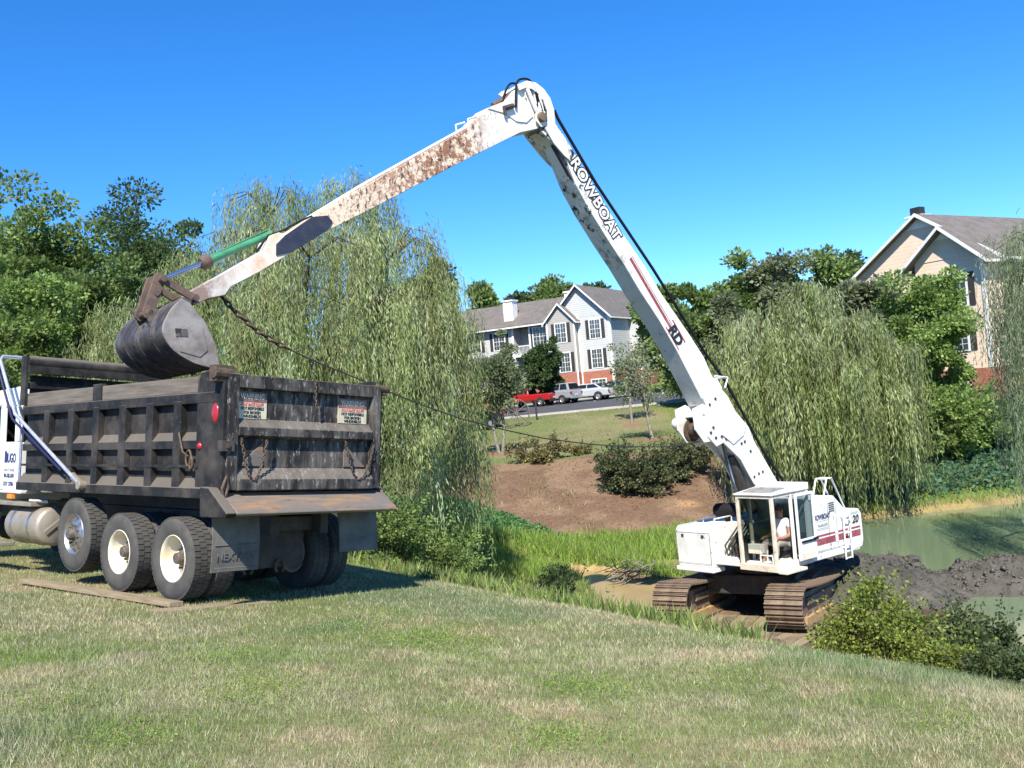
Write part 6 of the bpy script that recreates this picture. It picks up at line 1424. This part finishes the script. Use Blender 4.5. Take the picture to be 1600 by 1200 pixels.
for x, y, z in ((11.5, -1.2, 11.85), (5.3, -3.0, 12.1)):
    c_ = hbox('chimney', 'trim_white', lr, x - .55, x + .55, y - .5, y + .5, 9.3, z - .15); hbox('chimney_cap', 'trim_white', c_, x - .65, x + .65, y - .6, y + .6, z - .15, z); hbox('chimney_flue', 'iron', c_, x - .35, x + .35, y - .3, y + .3, z, z + .3)
# side wall facing the boom
window_side = []
hbox('side_wall', 'siding_grey', gh, -.9, -.001, -9, -4.6, 3.75, 9.0); hbox('side_wall', 'brick', gh, -.92, -.021, -9.02, -4.58, .5, 3.75)
hbox('corner_trim', 'trim_white', gh, -1.0, -.88, -4.72, -4.55, 2, 9.0)

Cn, ha, hn = house_frame(1558, 648, 50, 58)
th = thing('tan_house', 'tan sided house with brick base and twin gables above the far bank at right', 'house', mw=frame((Cn[0], Cn[1], 0), ha, hn, (0, 0, 1)))
hbox('wall', 'brick', th, -.02, 3.92, -9, .04, -1.8, 1.2); hbox('wall', 'siding_tan', th, 0, 3.9, -9, 0, 1.2, 7.0); hbox('wall', 'brick', th, 3.921, 8.6, -9, -1.16, -1.8, 1.2); hbox('wall', 'siding_tan', th, 3.901, 8.58, -9, -1.2, 1.2, 6.88)
gable_wall('gable', 'siding_tan', th, 0, 3.9, .03, 7.0, 7.0, 8.6, .3); gable_roof(th, 0, 3.9, 7.0, 8.6, .6, -5, .55)
gable_wall('gable', 'siding_tan', th, -.3, 8.6, -1.2, 6.9, 6.9, 9.75, .3); gable_roof(th, -.3, 8.6, 6.9, 9.75, -.75, -24, .4)
for xm, hw, y, za, s_ in ((1.95, .55, .031, 8.6, .82), (4.15, .9, -1.199, 9.75, .64)):
    m = MB(); m.prism([(xm - hw, za - .10 - hw * s_), (xm + hw, za - .10 - hw * s_), (xm, za - .10)], (0, y, 0), (1, 0, 0), (0, 0, 1), (0, 1, 0), 0, .04); m.build('gable_trim', 'trim_white', th)
hbox('corner_trim', 'trim_white', th, -.06, .12, .0, .07, 1.2, 7.0); hbox('side_wall', 'siding_tan', th, -.3, -.001, -24, -1.6, 1.2, 6.8); hbox('side_wall', 'brick', th, -.32, -.021, -24, -1.62, -1.8, 1.2)
window(th, 1.65, 0, 5.3, 1.3, 1.6); window(th, 1.8, 0, 2.8, 1.3, 1.2, True); window(th, 2.05, .04, -.3, 1.5, 1.5, False)
c_ = hbox('chimney', 'trim_white', th, 4.55, 5.45, -2.6, -1.9, 7.5, 9.85); hbox('chimney_cap', 'trim_white', c_, 4.45, 5.55, -2.7, -1.8, 9.85, 9.95); hbox('chimney_flue', 'iron', c_, 4.7, 5.3, -2.5, -2.0, 9.95, 10.4)
# timber stairs beside the house
stt = thing('wooden_stairs', 'open timber stairs on the right of the tan house, seen through willow strands', 'stairs', mw=frame((Cn[0] + 2.6, Cn[1] - 2.2, 0), (1, 0, 0), (0, 1, 0), (0, 0, 1)))
for k in range(12): hbox('step', 'trim_white', stt, -.7, .7, k * .26, k * .26 + .27, -1.2 + k * .19, -1.15 + k * .19)
for x in (-.75, .72):
    m = MB(); m.obox((x, 1.5, -.15), (.03, 0, 0), (0, 1.7, 1.24), (0, -.08, .11)); m.build('stringer', 'trim_white', stt)
    m = MB(); m.obox((x, 1.5, .85), (.03, 0, 0), (0, 1.7, 1.24), (0, -.03, .04)); m.build('stair_rail', 'trim_white', stt)

# low brick outbuilding behind the great willow
Cn = at(745, 640, 73); ob = thing('low_building', 'low brick garage with long shingled roof half hidden behind the willow', 'building', mw=frame((Cn[0], Cn[1], gz(Cn[0], Cn[1]) - .3), (-.95, .31, 0), (-.31, -.95, 0), (0, 0, 1)))
hbox('wall', 'brick', ob, -1.2, 7.5, -5, 0, -.2, 2.3); m = MB(); m.prism([(.5, 2.25), (-3, 4.7), (-3, 4.85), (.5, 2.42)], (0, 0, 0), (0, 1, 0), (0, 0, 1), (1, 0, 0), -1.4, 7.8); m.prism([(-6.5, 2.25), (-3, 4.7), (-3, 4.85), (-6.5, 2.42)], (0, 0, 0), (0, 1, 0), (0, 0, 1), (1, 0, 0), -1.4, 7.8); rr_ = m.build('roof', 'shingle', ob)
hbox('gutter', 'trim_white', rr_, -1.4, 7.8, .5, .62, 2.18, 2.32); hbox('garage_door', 'trim_white', ob, 3.6, 6.2, .0, .05, -.1, 2.0); hbox('door', 'shutter', ob, 1.2, 2.1, .0, .05, -.1, 2.0)
hbox('brick_pier', 'brick', ob, -2.6, -1.5, -1, .2, -.2, 3.3)

# ------------------------------------------------------------------ cars
def car(label, x, y, z, rz, style, paint, cat='car', group='parked cars', slope=(0, 0)):
    """x forward; wheels, lamps, glass and bumpers are parts of the body shell"""
    root = thing('parked_car' if style != 'pickup' else 'pickup_truck', label, cat, group, loc=(x, y, z)); root.rotation_euler = (slope[0], slope[1], rz)
    if style == 'sedan':
        low_ = [(-2.25, .35), (-2.3, .62), (-2.22, .92), (-1.5, .98), (.75, .95), (1.9, .82), (2.28, .62), (2.3, .35)]; top = [(-1.75, .96), (-1.05, 1.40), (.15, 1.43), (1.05, .95)]; L0, W0 = 2.3, .86
    elif style == 'wagon':
        low_ = [(-2.2, .4), (-2.25, .7), (-2.2, 1.05), (-1.5, 1.08), (.9, 1.05), (1.95, .95), (2.25, .7), (2.25, .4)]; top = [(-2.12, 1.06), (-1.85, 1.66), (.35, 1.70), (1.15, 1.05)]; L0, W0 = 2.25, .88
    else:
        low_ = [(-2.6, .5), (-2.62, 1.10), (-.25, 1.10), (1.25, 1.12), (2.45, 1.02), (2.62, .75), (2.6, .5)]; top = [(-.3, 1.10), (-.15, 1.66), (.75, 1.70), (1.45, 1.11)]; L0, W0 = 2.6, .92
    m = MB(); m.prism(low_, (0, 0, 0), (1, 0, 0), (0, 0, 1), (0, 1, 0), -W0, W0); body = m.build('body', paint, root, bevel=.09)
    m = MB(); n = len(top); wt, wb = W0 * .74, W0 * .93
    A_ = [(a, -(wb if b < 1.2 else wt), b) for a, b in top]; B_ = [(a, (wb if b < 1.2 else wt), b) for a, b in top]
    m.add(A_ + B_, [tuple(range(n))[::-1], tuple(range(n, 2 * n))] + [(i, (i + 1) % n, n + (i + 1) % n, n + i) for i in range(n)]); cabn = m.build('greenhouse', paint, root, bevel=.05)
    # glazing set just proud of the shell
    t = top
    def lerp2(p, q, k): return (p[0] + (q[0] - p[0]) * k, p[1] + (q[1] - p[1]) * k)
    for s_ in (-1, 1):
        def pt(a, b): 
            k = (b - .98) / (1.42 - .98) if style == 'sedan' else (b - 1.08) / (1.66 - 1.08); k = min(max(k, 0), 1); return (a, s_ * (wb + (wt - wb) * k + .012), b)
        zb, zt = t[0][1] + .09, t[1][1] - .06
        def xat(p, q, z): return p[0] + (q[0] - p[0]) * (z - p[1]) / (q[1] - p[1])
        xl0, xl1 = xat(t[0], t[1], zb) + .12, xat(t[0], t[1], zt) + .10; xr0, xr1 = xat(t[3], t[2], zb) - .14, xat(t[3], t[2], zt) - .10
        cuts = [0, .5, 1] if style != 'wagon' else [0, .3, .66, 1]
        if style == 'pickup': cuts = [0, .35, 1]
        for k0, k1 in zip(cuts[:-1], cuts[1:]):
            g0, g1 = k0 + .02, k1 - .02; q = [pt(xl0 + (xr0 - xl0) * g0, zb), pt(xl0 + (xr0 - xl0) * g1, zb), pt(xl1 + (xr1 - xl1) * g1, zt), pt(xl1 + (xr1 - xl1) * g0, zt)]
            m = MB(); m.add(q, [(0, 1, 2, 3)]); m.build('side_window', 'glass_dark', cabn)
    for a, b, nm in ((t[0], t[1], 'rear_window'), (t[3], t[2], 'windscreen')):
        p0, p1 = lerp2(a, b, .12), lerp2(a, b, .88); sg = -1 if nm == 'rear_window' else 1
        m = MB(); m.add([(p0[0] + sg * .02, -wb * .88, p0[1] + .02), (p0[0] + sg * .02, wb * .88, p0[1] + .02), (p1[0] + sg * .02, wt * .88, p1[1] + .02), (p1[0] + sg * .02, -wt * .88, p1[1] + .02)], [(0, 1, 2, 3)]); m.build(nm, 'glass_dark', cabn)
    rw = .33 if style != 'pickup' else .37
    for xx in (-1.38 if style != 'pickup' else -1.6, 1.4 if style != 'pickup' else 1.7):
        for s_ in (-1, 1):
            m = MB(); m.lathe([(.19, -.1), (rw - .03, -.11), (rw, -.08), (rw, .08), (rw - .03, .11), (.19, .1)], (xx, s_ * (W0 - .06), rw), (0, 1, 0), 20, closed=True); wh = m.build('wheel', 'tyre_small', root, smooth=40)
            m = MB(); m.lathe([(.001, .08), (.06, .085), (.16, .07), (.20, .10), (.20, .0)], (xx, s_ * (W0 - .06), rw), (0, s_, 0), 16); m.build('rim', 'rim_small', wh, smooth=40)
            m = MB(); m.lathe([(rw + .02, .0), (rw + .07, .0), (rw + .07, .03), (rw + .02, .03)], (xx, s_ * (W0 - .012), rw), (0, s_, 0), 20, closed=True); m.v = [(a, b, max(c, .36)) for a, b, c in m.v]; m.build('wheel_arch', 'tyre_small', body, smooth=40)
    zl = low_[2][1] - .12
    for s_ in (-1, 1):
        hbox('tail_lamp', 'lamp_red', body, -L0 - .03, -L0 + .12, *sorted((s_ * (W0 - .26), s_ * (W0 - .02))), zl - .16, zl); hbox('headlamp', 'curtain', body, L0 - .2, L0 + .01, *sorted((s_ * (W0 - .3), s_ * (W0 - .04))), .62, .76)
        hbox('mirror', paint, cabn, *sorted((.85, 1.0)), *sorted((s_ * (W0 - .02), s_ * (W0 + .16))), .98, 1.1)
    hbox('number_plate', 'sign_cream', body, -L0 - .035, -L0 + .01, -.2, .2, zl - .32, zl - .2); hbox('bumper', 'tyre_small' if style == 'pickup' else paint, body, -L0 - .08, -L0 + .05, -W0 + .06, W0 - .06, .36, .56, .03)
    if style == 'pickup': hbox('bed_well', 'car_dark', body, -2.5, -.4, -W0 + .12, W0 - .12, 1.09, 1.104)
    return root
def on_lot(px, py, v):
    """point of the car park under a sight line, v metres from the kerb"""
    u = 0
    for _ in range(12):
        x, y = lot_xy(u, v); p = at(px, py, y); u += (p[0] - x) * .9
    x, y = lot_xy(u, v); return x, y, lot_z(u, v) + .135
SLP = (0, 0)
for px, v, rz, st_, pt_, lab in (
    (830, 14.6, 148, 'pickup', 'car_red', 'red pickup truck at the left of the parked row'),
    (868, 15.0, 140, 'wagon', 'car_grey', 'grey-blue estate car parked between the red pickup and the silver sedan'),
    (917, 15.4, 154, 'sedan', 'car_silver', 'silver sedan parked in front of the brick house base'),
    (962, 16.6, 152, 'sedan', 'car_green', 'dark green car at the right end of the row behind the young trees')):
    x, y, z = on_lot(px, 630, v); o = car(lab, x, y, z, R(rz), st_, pt_, 'car' if st_ != 'pickup' else 'pickup')
    if st_ == 'pickup': o.scale = (.86, .9, .92)
x, y = gpx(620, 47); car('silver car glimpsed through the willow beside the tailgate', x, y, gz(x, y) + .02, R(160), 'sedan', 'car_white')
x, y = gpx(722, 62); car('dark pickup parked behind the young forked tree', x, y, gz(x, y) + .02, R(20), 'pickup', 'car_dark', 'pickup')
x, y = gpx(655, 55); car('light estate car behind the willow in front of the low garage', x, y, gz(x, y) + .02, R(165), 'wagon', 'car_white')
# cart wheel leaning by the lot, post
p = ground_at(808, 668, 45, 72); m = MB(); m.lathe([(.86, -.05), (.92, -.05), (.92, .05), (.86, .05)], (0, 0, .9), (-.4, 1, .0), 28, closed=True); m.lathe([(.001, -.12), (.12, -.12), (.12, .12), (.001, .12)], (0, 0, .9), (-.4, 1, 0), 12)
ax = unit(np.array([1, .4, 0.])); 
for k in range(10):
    a = k / 10 * 6.283; d = ax * math.cos(a) + np.array([0, 0, 1]) * math.sin(a); m.tube([np.array([0, 0, .9]) + d * .1, np.array([0, 0, .9]) + d * .88], .03, 6)
o = m.build('wagon_wheel', 'board_wood', smooth=40); o.location = (p[0], p[1], p[2] - .03); tag(o, 'old spoked wagon wheel standing at the lawn edge left of the car park', 'wagon wheel')
p = ground_at(839, 656, 45, 72); m = MB(); m.box(-.06, .06, -.06, .06, -.2, 1.15); m.box(-.08, .08, -.08, .08, 1.15, 1.2); o = m.build('post', 'iron', bevel=.01); o.location = tuple(p); tag(o, 'short black post at the kerb below the red pickup', 'post')
print('TRIS', sum(len(me.loops) - 2 * len(me.polygons) for me in bpy.data.meshes))
